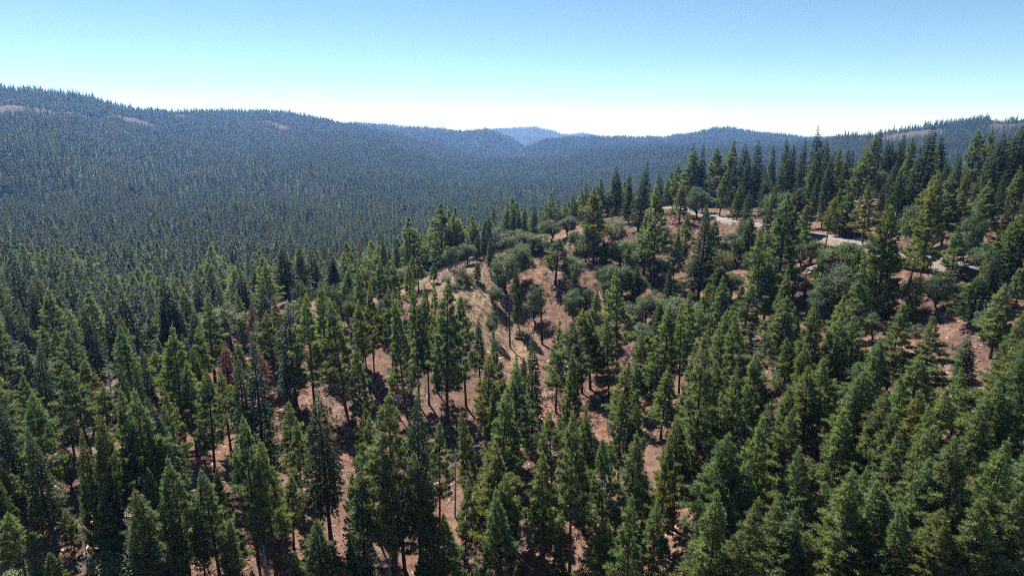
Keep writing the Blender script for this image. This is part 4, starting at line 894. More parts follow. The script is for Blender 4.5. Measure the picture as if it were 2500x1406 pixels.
 ('O', 41.4, 152.2, 7.9, 2.35, 36, 'grey-green oak, second nearest to the left of the white-branched snag'),
 ('O', 48.0, 146.6, 7.5, 2.05, 38, 'grey-green oak, nearest to the left of the white-branched snag'),
 ('O', 85.1, 159.7, 8.4, 2.40, 33, 'grey-green oak to the right of the log pile'),
 ('O', 82.4, 142.6, 7.1, 2.17, 3, 'small grey-green oak, second nearest in front of the big grey oak'),
 ('O', 78.7, 127.2, 6.5, 1.96, 11, 'small grey-green oak to the left of the long fallen log'),
 ('O', 95.2, 126.0, 5.4, 1.91, 31, 'small grey-green oak, second nearest in front of the near stretch of road'),
 ('O', 91.7, 114.0, 5.0, 1.75, 30, 'small grey-green oak, second nearest behind the open soil at the right edge'),
 ('O', 105.5, 129.4, 6.3, 2.12, 12, 'small grey-green oak, second nearest to the right of the near stretch of road'),
 ('C', 39.0, 202.3, 11.2, 1.93, 55, 'olive green cedar, nearest to the left of the pale road bend'),
 ('C', 46.7, 177.7, 10.7, 1.83, 9, 'short olive green cedar, nearest in front of the pale road bend'),
 ('C', 53.2, 156.4, 10.1, 1.95, 54, 'short broad olive green cedar behind the white-branched snag'),
 ('C', 69.6, 171.3, 10.8, 1.87, 37, 'short olive green cedar, second nearest to the left of the log pile'),
 ('C', 62.9, 130.0, 8.6, 1.82, 1, 'short broad olive green cedar behind the pale cut stump'),
 ('C', 85.7, 126.8, 7.3, 1.59, 22, 'short broad olive green cedar behind the long fallen log'),
 ('P', 43.6, 196.9, 17.7, 2.41, 4, 'green pine, fourth nearest in front of the pale road bend'),
 ('P', 65.5, 197.9, 16.2, 2.40, 1, 'green pine, second nearest in front of the pale road bend'),
 ('P', 86.5, 181.8, 17.3, 2.45, 2, 'green pine, nearest to the left of the middle of the road'),
 ('P', 90.7, 149.2, 12.5, 2.04, 5, 'green pine to the right of the big grey oak'),
 ('P', 102.5, 139.4, 11.5, 2.08, 1, 'green pine, nearest behind the near stretch of road'),
 ('P', -150.8, 172.7, 24.9, 2.65, 5, 'tall slim green pine, nearest in front of the left picture edge'),
 ('F', -141.8, 176.0, 25.0, 3.07, 8, 'tall dark fir, nearest to the right of the left picture edge'),
 ('F', -149.2, 189.1, 26.5, 3.81, 25, 'tall dark fir, second nearest to the right of the left picture edge'),
 ('P', -127.8, 168.7, 17.7, 2.37, 4, 'green pine, second nearest to the right of the left picture edge'),
 ('P', -97.7, 168.1, 21.8, 2.82, 1, 'green pine, second nearest behind the pale broken log'),
 ('P', -89.2, 160.8, 22.2, 3.15, 5, 'green pine, nearest behind the pale broken log'),
 ('F', -146.7, 164.8, 25.2, 2.77, 36, 'tall slim dark fir, nearest in front of the left picture edge'),
 ('P', -122.5, 155.2, 24.2, 2.94, 3, 'tall green pine, nearest to the right of the left picture edge'),
 ('F', -106.8, 161.2, 19.3, 2.26, 42, 'dark fir, fourth nearest to the left of the pale broken log'),
 ('P', -127.7, 141.9, 19.6, 2.11, 2, 'slim green pine, second nearest in front of the left picture edge'),
 ('F', -103.6, 138.4, 17.6, 2.26, 46, 'dark fir, nearest behind the tall grey snag'),
 ('P', -88.1, 133.1, 19.7, 2.27, 3, 'green pine behind the tall grey snag'),
 ('P', -83.7, 138.5, 14.6, 1.48, 1, 'slim green pine, nearest to the left of the pale broken log'),
 ('F', -92.0, 123.5, 14.6, 1.59, 49, 'slim dark fir, nearest to the left of the tall grey snag'),
 ('F', -83.1, 127.3, 15.6, 1.82, 51, 'dark fir, second nearest to the right of the tall grey snag'),
 ('F', -70.7, 126.7, 19.0, 2.62, 44, 'dark fir in front of the pale broken log'),
 ('P', -70.7, 132.9, 19.4, 2.36, 4, 'green pine, nearest to the right of the pale broken log'),
 ('P', -62.4, 133.2, 16.2, 1.81, 1, 'slim green pine, nearest to the left of the rusty grey-topped dead fir'),
 ('C', -121.1, 131.2, 15.4, 2.16, 4, 'olive green cedar in front of the left picture edge'),
 ('P', -78.0, 117.8, 21.1, 2.69, 2, 'green pine to the right of the tall grey snag'),
 ('P', -102.8, 115.5, 25.5, 2.64, 2, 'tall slim green pine, fourth nearest in front of the left picture edge'),
 ('F', -94.2, 114.9, 19.4, 2.64, 52, 'dark fir, fourth nearest to the left of the tall grey snag'),
 ('P', -64.2, 109.2, 24.3, 2.90, 1, 'tall green pine, nearest in front of the pale broken log'),
 ('C', -65.4, 118.4, 17.4, 2.38, 29, 'olive green cedar, second nearest in front of the pale broken log'),
 ('P', -97.6, 107.8, 20.6, 2.73, 5, 'green pine, sixth nearest to the left of the tall grey snag'),
 ('F', -68.4, 100.6, 18.7, 1.82, 39, 'slim dark fir, nearest to the right of the tall grey snag'),
 ('F', -67.1, 106.3, 20.9, 2.15, 44, 'slim dark fir, fourth nearest to the right of the tall grey snag'),
 ('P', -71.1, 94.1, 19.9, 2.60, 4, 'green pine, nearest in front of the tall grey snag'),
 ('F', -64.2, 97.7, 20.0, 1.99, 23, 'slim dark fir, third nearest to the right of the tall grey snag'),
 ('P', -82.9, 91.4, 18.8, 2.42, 4, 'green pine, seventh nearest to the left of the tall grey snag'),
 ('P', -59.2, 89.4, 18.1, 1.84, 1, 'slim green pine, third nearest in front of the tall grey snag'),
 ('C', -56.2, 91.1, 16.0, 2.15, 44, 'olive green cedar, nearest to the left of the soil between left pines'),
 ('F', -73.3, 81.7, 21.7, 2.60, 14, 'dark fir, second nearest behind the sunlit soil at bottom left'),
 ('P', -69.5, 82.1, 19.7, 2.55, 3, 'green pine, fifth nearest to the left of the tall grey snag'),
 ('F', -52.4, 85.1, 22.2, 2.77, 41, 'dark fir to the left of the soil between left pines'),
 ('C', -26.3, 100.1, 19.1, 2.60, 13, 'olive green cedar behind the sunlit soil with pale sticks'),
 ('P', -56.8, 77.3, 18.1, 2.26, 5, 'green pine, second nearest behind the thin grey pole snag'),
 ('C', -46.6, 85.7, 11.1, 1.49, 11, 'olive green cedar in front of the soil between left pines'),
 ('C', -69.6, 74.0, 13.2, 1.74, 40, 'olive green cedar to the left of the sunlit soil at bottom left'),
 ('C', -38.8, 72.5, 12.4, 1.58, 59, 'olive green cedar to the left of the silvery snag at the bottom edge'),
 ('P', 11.4, 121.6, 25.1, 3.31, 4, 'tall green pine behind the dark stump'),
 ('P', -3.3, 106.2, 18.5, 2.18, 1, 'green pine, third nearest to the left of the dark stump'),
 ('P', -0.7, 88.8, 17.6, 2.01, 4, 'slim green pine, fourth nearest to the right of the white forked snag'),
 ('P', -0.2, 80.1, 19.7, 2.51, 4, 'green pine, fifth nearest to the right of the white forked snag'),
 ('P', -2.0, 76.7, 20.8, 2.42, 1, 'green pine, third nearest in front of the white forked snag'),
 ('P', 27.2, 148.6, 26.9, 3.11, 2, 'tall green pine, sixth nearest to the right of the charred trunk below the clearing'),
 ('P', 40.3, 132.6, 20.3, 2.61, 2, 'green pine, sixth nearest to the left of the white-branched snag'),
 ('P', 47.7, 132.2, 21.0, 2.68, 1, 'green pine behind the white-branched snag'),
 ('P', 58.0, 124.4, 22.4, 2.25, 6, 'slim green pine behind the pale cut stump'),
 ('P', 71.9, 123.0, 20.5, 2.65, 0, 'green pine in front of the big grey oak'),
 ('P', 32.9, 124.8, 23.1, 3.01, 6, 'green pine, eleventh nearest to the left of the white-branched snag'),
 ('P', 46.2, 123.6, 18.1, 2.53, 1, 'green pine, third nearest to the left of the white-branched snag'),
 ('P', 62.5, 111.7, 19.3, 2.60, 0, 'green pine, second nearest to the right of the pale cut stump'),
 ('P', 78.0, 89.9, 15.7, 1.72, 1, 'slim green pine, second nearest to the right of the open soil at the right edge'),
 ('P', 39.0, 109.7, 20.8, 2.75, 2, 'green pine, fifth nearest to the left of the white-branched snag'),
 ('P', 73.5, 86.1, 17.1, 2.21, 5, 'green pine, nearest to the right of the open soil at the right edge'),
 ('P', 56.1, 88.2, 15.2, 1.53, 6, 'slim green pine, sixth nearest behind the soil gap in the right stand'),
 ('P', 34.3, 95.6, 21.9, 2.78, 5, 'green pine, fourth nearest in front of the white-branched snag'),
 ('P', 63.5, 71.8, 18.1, 2.40, 0, 'green pine, second nearest in front of the open soil at the right edge'),
 ('P', 35.4, 89.4, 22.7, 2.36, 2, 'slim green pine, fifth nearest in front of the white-branched snag'),
 ('P', 61.3, 68.7, 14.0, 1.62, 0, 'green pine, fourth nearest in front of the open soil at the right edge'),
 ('P', 11.1, 93.0, 18.8, 1.87, 1, 'slim green pine, nearest to the right of the pale cut logs'),
 ('P', 48.3, 72.0, 16.4, 1.66, 5, 'slim green pine, second nearest to the right of the soil gap in the right stand'),
 ('P', 51.1, 68.4, 15.3, 1.78, 2, 'green pine, seventh nearest to the right of the soil gap in the right stand'),
 ('P', 61.8, 65.9, 13.2, 1.42, 5, 'slim green pine, seventh nearest in front of the open soil at the right edge'),
 ('P', 30.3, 77.7, 18.0, 1.93, 0, 'slim green pine, fourth nearest to the right of the soil gap beside two right trunks'),
 ('P', 33.3, 76.5, 21.3, 2.00, 2, 'slim green pine, third nearest to the left of the soil gap in the right stand'),
 ('P', 42.6, 67.0, 13.1, 1.27, 2, 'slim green pine in front of the soil gap in the right stand'),
 ('P', 47.4, 64.2, 16.8, 1.98, 5, 'green pine, sixth nearest to the right of the soil gap in the right stand'),
 ('P', 46.2, 56.5, 12.1, 1.18, 1, "slim green pine, second nearest to the left of the picture's bottom right corner"),
 ('P', 14.8, 67.8, 20.8, 2.53, 0, 'green pine, second nearest to the left of the little silver snag'),
 ('P', 24.1, 63.8, 20.2, 2.24, 6, 'slim green pine, nearest to the right of the soil gap beside two right trunks'),
 ('P', 27.5, 62.2, 19.0, 2.37, 0, 'green pine, nearest to the left of the soil gap at the bottom edge'),
 ('P', 41.0, 56.5, 14.0, 1.71, 0, 'green pine, fourth nearest to the right of the soil gap at the bottom edge'),
 ('P', 42.9, 53.5, 12.3, 1.47, 2, "green pine, fourth nearest to the left of the picture's bottom right corner"),
 ('F', 101.6, 341.5, 25.9, 3.15, 26, 'tall dark fir, nearest behind the pale road bend'),
 ('F', 137.2, 221.1, 14.8, 1.61, 22, 'slim dark fir, tenth nearest to the left of the leaning red dead tree'),
 ('F', 170.0, 238.7, 16.6, 2.36, 40, 'dark fir, nearest to the left of the leaning red dead tree'),
 ('F', 165.2, 216.5, 19.9, 2.70, 2, 'dark fir, nearest to the right of the leaning red dead tree'),
 ('F', 179.3, 217.0, 19.7, 2.71, 37, 'dark fir, second nearest in front of the top right end of the stand'),
 ('F', 96.1, 269.4, 23.6, 2.49, 17, 'slim dark fir, nearest to the right of the pale road bend'),
 ('F', 106.6, 282.7, 25.1, 3.36, 48, 'tall dark fir, third nearest to the right of the pale road bend'),
 ('F', 117.8, 273.9, 20.4, 2.17, 22, 'slim dark fir, second nearest to the left of the middle of the road'),
 ('F', 113.8, 236.7, 22.5, 2.66, 9, 'dark fir, third nearest behind the middle of the road'),
 ('F', 123.8, 203.0, 19.7, 2.68, 27, 'dark fir, second nearest to the right of the middle of the road'),
 ('P', 128.0, 203.4, 19.1, 2.42, 3, 'green pine, seventh nearest to the left of the leaning red dead tree'),
 ('P', 136.6, 204.6, 13.9, 1.76, 4, 'green pine, fifth nearest to the left of the leaning red dead tree'),
 ('P', 142.0, 207.3, 13.3, 1.65, 4, 'green pine, third nearest to the left of the leaning red dead tree'),
 ('P', 139.5, 191.2, 14.0, 1.77, 1, 'green pine, nearest in front of the leaning red dead tree'),
 ('F', 144.8, 179.9, 12.3, 1.67, 1, 'dark fir, third nearest in front of the leaning red dead tree'),
 ('F', 158.8, 190.8, 15.1, 1.76, 26, 'dark fir, fifth nearest to the right of the leaning red dead tree'),
 ('F', 99.1, 240.6, 19.5, 2.87, 50, 'dark fir, third nearest to the left of the middle of the road'),
 ('F', 103.9, 213.2, 19.1, 2.41, 41, 'dark fir, second nearest behind the middle of the road'),
 ('F', 104.9, 206.8, 20.0, 2.33, 24, 'dark fir, nearest behind the middle of the road'),
 ('P', 113.9, 207.3, 19.8, 2.47, 4, 'green pine, second nearest behind the middle of the road'),
 ('F', 118.2, 197.8, 13.8, 1.58, 14, 'slim dark fir, nearest to the right of the middle of the road'),
 ('F', 121.5, 186.8, 15.8, 2.24, 20, 'dark fir, eighth nearest to the left of the leaning red dead tree'),
 ('F', 129.3, 186.0, 17.4, 2.34, 13, 'dark fir, fourth nearest to the left of the leaning red dead tree'),
 ('F', 133.4, 178.6, 13.7, 1.78, 21, 'dark fir, nearest in front of the leaning red dead tree'),
 ('F', 134.2, 169.2, 16.1, 1.80, 39, 'slim dark fir, second nearest in front of the leaning red dead tree'),
 ('P', 140.9, 172.2, 16.0, 2.17, 1, 'green pine, second nearest to the right of the leaning red dead tree'),
 ('F', 136.6, 162.9, 17.3, 1.95, 2, 'slim dark fir, sixth nearest to the right of the leaning red dead tree'),
 ('F', 95.7, 335.7, 34.1, 3.75, 41, 'tall slim dark fir, third nearest behind the pale road bend'),
 ('F', 100.2, 328.7, 33.6, 3.89, 14, 'tall dark fir, second nearest behind the pale road bend'),
 ('P', 116.3, 330.7, 35.7, 3.70, 2, 'tall slim green pine, fourth nearest behind the pale road bend'),
 ('F', 154.9, 308.6, 28.2, 3.44, 18, 'tall dark fir, twelfth nearest behind the middle of the road'),
 ('F', 162.3, 313.1, 25.1, 2.47, 15, 'tall slim dark fir, ninth nearest behind the middle of the road'),
 ('F', 162.3, 289.5, 21.6, 2.09, 15, 'slim dark fir, eleventh nearest behind the middle of the road'),
 ('F', 167.2, 289.3, 32.2, 3.97, 13, 'tall dark fir, eighteenth nearest behind the middle of the road'),
 ('F', 170.0, 279.6, 25.8, 3.30, 43, 'tall dark fir, eleventh nearest to the left of the leaning red dead tree'),
 ('P', 177.2, 277.2, 26.8, 3.09, 3, 'tall green pine, sixth nearest to the left of the leaning red dead tree'),
 ('P', 177.5, 266.9, 18.2, 1.93, 3, 'slim green pine, fourth nearest to the left of the leaning red dead tree'),
 ('P', 193.8, 246.1, 22.2, 2.91, 3, 'green pine, nearest to the right of the leaning red dead tree'),
 ('F', 203.4, 251.5, 26.8, 2.64, 54, 'tall slim dark fir, fourth nearest to the right of the leaning red dead tree'),
 ('F', 209.6, 245.2, 22.4, 2.90, 35, 'dark fir, third nearest in front of the top right end of the stand'),
 ('P', 113.8, 329.1, 29.8, 3.69, 4, 'tall green pine, second nearest to the right of the pale road bend'),
 ('F', 126.6, 286.6, 27.9, 4.15, 58, 'tall dark fir, tenth nearest behind the middle of the road'),
 ('F', 125.4, 269.7, 20.1, 2.49, 17, 'dark fir, fifth nearest behind the middle of the road'),
 ('F', 151.3, 239.9, 23.1, 2.83, 26, 'dark fir, seventh nearest to the left of the leaning red dead tree'),
 ('F', 142.5, 220.7, 15.0, 2.19, 19, 'dark fir, sixth nearest to the left of the leaning red dead tree'),
 ('P', 147.4, 220.1, 21.3, 2.75, 2, 'green pine, second nearest to the left of the leaning red dead tree'),
 ('C', 72.5, 229.6, 11.7, 1.69, 7, 'olive green cedar, nearest to the right of the pale road bend'),
 ('F', 81.2, 213.5, 18.2, 2.71, 29, 'dark fir, second nearest to the right of the pale road bend'),
 ('F', 89.6, 211.9, 20.3, 3.11, 14, 'dark fir, nearest to the left of the middle of the road'),
 ('C', 119.3, 170.0, 12.3, 1.82, 2, 'olive green cedar behind the near stretch of road'),
 ('O', 77.1, 201.0, 14.0, 2.16, 36, 'grey-green oak, second nearest to the right of the pale road bend'),
 ('P', 83.6, 193.8, 13.9, 1.83, 3, 'green pine, second nearest to the left of the middle of the road'),
 ('P', 96.2, 186.0, 16.2, 1.87, 4, 'green pine, nearest behind the middle of the road'),
 ('O', 107.9, 163.6, 13.9, 1.76, 16, 'grey-green oak to the left of the near stretch of road'),
 ('O', 109.1, 145.4, 13.3, 1.86, 17, 'grey-green oak, nearest behind the near stretch of road'),
 ('P', 113.0, 138.3, 10.3, 1.40, 4, 'short green pine, second nearest to the right of the near stretch of road'),
 ('P', 96.7, 145.1, 15.3, 2.07, 2, 'green pine to the left of the near stretch of road'),
 ('C', 109.7, 126.7, 8.7, 1.30, 10, 'short olive green cedar, third nearest to the right of the near stretch of road'),
 ('C', 67.7, 162.2, 13.0, 1.89, 48, 'olive green cedar, nearest to the left of the log pile'),
 ('P', 79.8, 154.5, 11.5, 1.48, 1, 'green pine to the right of the log pile'),
 ('C', 86.0, 150.3, 11.9, 1.75, 57, 'olive green cedar behind the big grey oak'),
 ('P', 98.9, 124.7, 11.5, 1.71, 5, 'green pine, nearest to the right of the near stretch of road'),
 ('C', 59.6, 154.5, 9.7, 1.39, 5, 'short olive green cedar, nearest to the left of the pale cut stump'),
 ('F', 97.2, 121.1, 12.8, 1.83, 46, 'dark fir to the right of the near stretch of road'),
 ('P', 101.2, 118.9, 10.7, 1.39, 1, 'short green pine, third nearest to the right of the near stretch of road'),
 ('O', -178.8, 402.7, 14.0, 2.77, 27, 'grey-green oak, fourth nearest behind the slim red-brown dead tree'),
 ('O', -148.9, 400.9, 14.0, 2.76, 45, 'grey-green oak to the left of the clump of red dead trees'),
 ('P', -147.9, 413.7, 27.1, 3.40, 2, 'tall green pine, second nearest to the left of the clump of red dead trees'),
 ('P', -88.7, 417.7, 32.5, 3.71, 3, 'tall slim green pine, fourth nearest to the right of the clump of red dead trees'),
 ('O', -176.7, 380.0, 14.0, 2.89, 4, 'grey-green oak, nearest behind the slim red-brown dead tree'),
 ('O', -166.1, 408.9, 14.0, 3.09, 25, 'grey-green oak, second nearest behind the slim red-brown dead tree'),
 ('O', -156.7, 406.0, 14.0, 3.35, 30, 'grey-green oak, third nearest behind the slim red-brown dead tree'),
 ('O', -48.7, 196.8, 12.5, 1.62, 38, 'grey-green oak, second nearest in front of the clump of red dead trees'),
 ('P', -95.4, 424.3, 27.3, 3.48, 3, 'tall green pine, third nearest to the right of the clump of red dead trees'),
 ('P', -32.2, 189.3, 15.5, 1.95, 4, 'green pine, third nearest to the left of the round knoll bush'),
 ('F', -179.2, 369.0, 23.7, 3.31, 31, 'dark fir, second nearest behind the slim red-brown dead tree'),
 ('F', -60.2, 189.2, 11.8, 1.31, 4, 'slim dark fir, third nearest in front of the clump of red dead trees'),
 ('F', -46.3, 182.4, 10.5, 1.26, 51, 'short dark fir, fourth nearest in front of the clump of red dead trees'),
 ('P', -39.6, 182.7, 16.4, 1.76, 5, 'slim green pine, fifth nearest to the right of the clump of red dead trees'),
 ('P', -35.2, 181.3, 16.3, 2.00, 4, 'green pine, fifth nearest to the left of the round knoll bush'),
 ('O', -92.9, 192.7, 11.3, 1.47, 57, 'grey-green oak, nearest to the left of the slim red-brown dead tree'),
 ('O', -68.2, 190.1, 14.0, 1.45, 47, 'grey-green oak, third nearest to the right of the slim red-brown dead tree'),
 ('O', -58.8, 182.8, 14.0, 1.77, 24, 'grey-green oak, fourth nearest in front of the clump of red dead trees'),
 ('O', -54.1, 177.5, 14.0, 1.60, 44, 'grey-green oak, fifth nearest in front of the clump of red dead trees'),
 ('P', -32.6, 172.7, 12.4, 1.32, 3, 'slim green pine, sixth nearest to the left of the round knoll bush'),
 ('P', -85.2, 184.4, 13.9, 1.92, 5, 'green pine, nearest behind the slim red-brown dead tree'),
 ('P', -71.1, 178.8, 14.1, 1.74, 2, 'green pine, nearest to the right of the slim red-brown dead tree'),
 ('O', -51.6, 169.8, 12.1, 1.42, 27, 'grey-green oak, seventh nearest in front of the clump of red dead trees'),
 ('O', -45.9, 172.3, 13.2, 1.80, 35, 'grey-green oak, sixth nearest in front of the clump of red dead trees'),
 ('O', -37.0, 170.3, 12.3, 1.30, 44, 'grey-green oak, ninth nearest in front of the clump of red dead trees'),
 ('O', -33.6, 166.8, 12.5, 1.51, 12, 'grey-green oak, fifth nearest to the left of the round knoll bush'),
 ('P', -14.4, 82.7, 22.3, 2.14, 2, 'slim green pine, second nearest behind the twiggy grey snag'),
 ('P', -12.7, 94.0, 21.3, 1.83, 3, 'slim green pine, nearest to the left of the white forked snag'),
 ('P', -7.1, 97.5, 20.2, 1.88, 5, 'slim green pine, nearest to the right of the white forked snag'),
 ('F', -22.7, 80.5, 21.8, 2.34, 54, 'slim dark fir behind the twiggy grey snag'),
 ('P', -17.4, 81.0, 22.7, 2.10, 3, 'slim green pine, nearest behind the twiggy grey snag'),
 ('P', -35.4, 78.7, 22.5, 2.39, 3, 'slim green pine, second nearest to the left of the sunlit soil with pale sticks'),
 ('P', -45.9, 74.6, 18.1, 2.04, 1, 'slim green pine, second nearest to the right of the leaning snag'),
 ('P', -47.3, 68.5, 15.8, 2.11, 5, 'green pine, nearest to the right of the leaning snag'),
]
prng = random.Random(5)
for k, x, y, H, R, v, label in TREES:
    pk = 'Q' if k == 'P' and H < 11 else k
    var = PROTO[pk]; h0, r0, (tr, cr) = var[v % len(var)]
    nm, cat, second = KIND[pk]
    sz = H/h0; sx = min(max(R*(1.10 if k in 'PFC' else 1.2)*prng.uniform(.88, 1.16)/r0, sz*.6), sz*2.2)
    lean = .036 if k in 'PFCO' else .04
    if k in 'SB': sx = (sz*R/r0)**.5 if k == 'S' else sz*1.1
    tilt = (prng.gauss(0, lean), prng.gauss(0, lean))
    place(nm, [('trunk', tr), (second, cr)], x, y, sx, sz, label, cat, GROUPS[k], prng.uniform(0, 6.28), tilt)

# ------------------------------------------------------------------ logs, stumps, rocks
def log_mesh(L, r, seed, mat='log'):
    global rng
    rng = np.random.default_rng(seed)
    n = 9; xs = np.linspace(-L/2, L/2, n); p = np.c_[xs, rng.normal(0, .012*L, n), rng.normal(0, .006*L, n)]
    rad = np.linspace(r*1.1, r*.75, n)*rng.uniform(.93, 1.07, n)
    V, Q = tube(p, rad, 9)
    A = Acc(); A.add(V, Q)
    for e, s in ((0, 0), (n-1, 1)):
        ring = V[e*9:(e+1)*9]; c = ring.mean(0, keepdims=True); VV = np.vstack([ring, c]); k = np.arange(9)
        Fq = np.stack([k, (k+1) % 9, np.full(9, 9), np.full(9, 9)], -1)[:, :3]
        A.add(VV, np.c_[Fq, Fq[:, 2:3]][:, :4]) if False else None
    me = A.mesh('log', M[mat], True)
    capV = []; capF = []
    for e in (0, n-1):
        b = len(capV); ring = V[e*9:(e+1)*9]; capV += [*ring, ring.mean(0)]
        capF += [[b+q, b+(q+1) % 9, b+9] for q in range(9)]
    return me, new_mesh('log_end', np.array(capV), np.array(capF), M['wood'])
def log(x, y, L, r, rz, seed, label, group, dz=0, mat='log'):
    d = np.array([math.cos(rz), math.sin(rz)])*L*.42
    za = float(ground(x-d[0], y-d[1])); zb = float(ground(x+d[0], y+d[1]))
    me, cap = log_mesh(L, r, seed, mat)
    e = bpy.data.objects.new('log', None); COL.objects.link(e)
    e.location = (x, y, (za+zb)/2+r*.8+dz); e.rotation_euler = (0, -math.atan2(zb-za, .84*L), rz)
    e['label'] = label; e['category'] = 'log'; e['group'] = group
    obj('bark', me, e); obj('cut_end', cap, e)
for i, (x, y, L, r, rz, dz, mat, label, group) in enumerate([
 (86.3, 125.2, 8.9, 0.34, -1.73, 0, 'log', 'long pale fallen log on open soil at the right', 'fallen logs'),
 (-95.8, 158.1, 2.4, 0.3, 1.7, 0, 'wood', 'short pale fallen log among the left firs', 'fallen logs'),
 (-92.8, 164.8, 3.9, 0.35, -0.69, 0, 'wood', 'pale broken log beyond the left firs', 'fallen logs'),
 (-83.1, 149.5, 1.6, 0.25, 1.05, 0, 'log', 'thin pale fallen pole among the left pines', 'fallen logs'),
 (-12.1, 170.8, 2.7, 0.3, 0.94, 0, 'wood', 'pale log beside pine tops below the clearing', 'fallen logs'),
 (9.0, 115.4, 2.0, 0.34, 0.35, 0, 'wood', 'pale cut log lying across the top of the log heap', 'pale cut logs'),
 (8.4, 113.2, 2.2, 0.28, -1.44, 0, 'wood', 'pale cut log on the left of the heap pointing downhill', 'pale cut logs'),
 (8.9, 112.0, 3.5, 0.28, -1.6, 0, 'wood', 'pale cut log in the middle of the heap pointing downhill', 'pale cut logs'),
 (9.8, 112.8, 2.2, 0.25, -1.44, 0, 'wood', 'short pale cut log on the right of the heap', 'pale cut logs'),
 (-5.0, 194.8, 3.4, 0.2, 0.18, 0, 'wood', 'thin pale pole on the clearing beside a small oak', 'fallen logs'),
 (-11.6, 198.4, 3.4, 0.14, 1.39, 0, 'wood', 'crooked pale branch lying on the bare knoll', 'fallen logs'),
 (2.7, 177.9, 3.7, 0.3, -0.39, 0, 'bark', 'dark fallen log behind the charred trunk', 'fallen logs'),
 (81.4, 133.4, 1.3, 0.3, -1.57, 0, 'wood', 'small pale log among right-hand pine tops', 'fallen logs'),
 (86.4, 169.6, 5.0, 0.42, 0.15, 0.0, 'log', 'front bottom log of the stacked log pile below the road', 'log pile'),
 (86.4, 170.5, 4.9, 0.42, 0.11, 0.0, 'log', 'second bottom log of the stacked log pile below the road', 'log pile'),
 (86.4, 171.3, 5.9, 0.42, 0.12, 0.0, 'log', 'third bottom log of the stacked log pile below the road', 'log pile'),
 (86.4, 172.2, 4.9, 0.42, 0.09, 0.0, 'log', 'rear bottom log of the stacked log pile below the road', 'log pile'),
 (86.6, 170.0, 6.0, 0.42, 0.16, 0.72, 'log', 'front middle log of the stacked log pile below the road', 'log pile'),
 (86.6, 170.9, 4.8, 0.42, 0.18, 0.72, 'log', 'centre middle log of the stacked log pile below the road', 'log pile'),
 (86.6, 171.7, 6.0, 0.42, 0.19, 0.72, 'log', 'rear middle log of the stacked log pile below the road', 'log pile'),
 (86.8, 170.5, 5.0, 0.42, 0.24, 1.44, 'log', 'front top log of the stacked log pile below the road', 'log pile'),
 (86.8, 171.3, 6.0, 0.42, 0.14, 1.44, 'log', 'rear top log of the stacked log pile below the road', 'log pile')]):
    log(x, y, L, r, rz, 900+i, label, group, dz, mat)
def rock(x, y, s, seed, label, group):
    r = np.random.default_rng(seed)
    th, ph = np.meshgrid(np.linspace(0, 2*math.pi, 17)[:-1], np.linspace(.05, math.pi-.05, 9)); 
    d = np.stack([np.sin(ph)*np.cos(th), np.sin(ph)*np.sin(th), np.cos(ph)], -1)
    o = r.uniform(0, 50)
    rad = 1+.35*fbm(d[..., 0]*1.6+o+d[..., 2], d[..., 1]*1.6+o, seed, 4)
    V = (d*rad[..., None]*[s, s*.8, s*.6]).reshape(-1, 3)
    i, j = np.meshgrid(np.arange(8), np.arange(16), indexing='ij'); j2 = (j+1) % 16
    Q = np.stack([i*16+j, (i+1)*16+j, (i+1)*16+j2, i*16+j2], -1).reshape(-1, 4)
    ob = obj('boulder', new_mesh('boulder', V, Q, M['rock'], False), None, label=label, category='boulder', group=group)
    ob.location = (x, y, float(ground(x, y))+s*.15)
M['rock'] = bark_mat('pale_granite', (.26, .22, .20), (.46, .40, .37), (.5, .5, .5))
for i, (x, y, s, label, group) in enumerate([(-304.5, 502.9, 5, 'pale boulder among trees on the lower left slope', 'pale boulders'), (-129.1, 1220.5, 7, 'pale rock in the small valley clearing', 'pale boulders'), (-120.8, 1209.6, 5, 'smaller pale rock beside the valley clearing rock', 'pale boulders'), (-96.7, 1105.5, 3, 'tiny white rock below the valley clearing', 'pale boulders'), (-290.2, 358.8, 3, 'pink boulder on the far left slope', 'pale boulders'), (430.9, 7380.9, 12, 'pale outcrop on the far middle ridge', 'pale boulders'), (-55.1, 614.3, 1.6, 'grey boulder on the grassy knoll top', 'pale boulders'), (-15.5, 233.1, 2.0, 'grey stone slab on the knoll top', 'pale boulders')]):
    rock(x, y, s, 950+i, label, group)
def stump(x, y, r, h, seed, label):
    me = Acc(); V, Q = tube([[0, 0, -.3], [0, 0, h*.4], [.03, 0, h]], [r*1.35, r, r*.95], 10); me.add(V, Q)
    e = bpy.data.objects.new('stump', None); COL.objects.link(e); e.location = (x, y, float(ground(x, y)))
    e['label'] = label; e['category'] = 'stump'; e['group'] = 'cut stumps'
    obj('bark', me.mesh('stump_bark', M['bark'], True), e)
    k = 10; ring = V[-10:]; VV = np.vstack([ring, ring.mean(0)]); q = np.arange(k)
    obj('cut_top', new_mesh('stump_top', VV, np.stack([q, (q+1) % k, np.full(k, k)], -1), M['wood']), e)
for i, (x, y, r, h, label) in enumerate([(6.6, 128.4, 0.45, 0.9, 'dark cut stump on bare soil right of a tall trunk'), (65.6, 136.8, 0.5, 0.6, 'pale cut stump among right-hand pine tops'), (84.1, 100.5, 0.4, 0.5, 'small stump on open soil near the right edge')]): stump(x, y, r, h, 970+i, label)

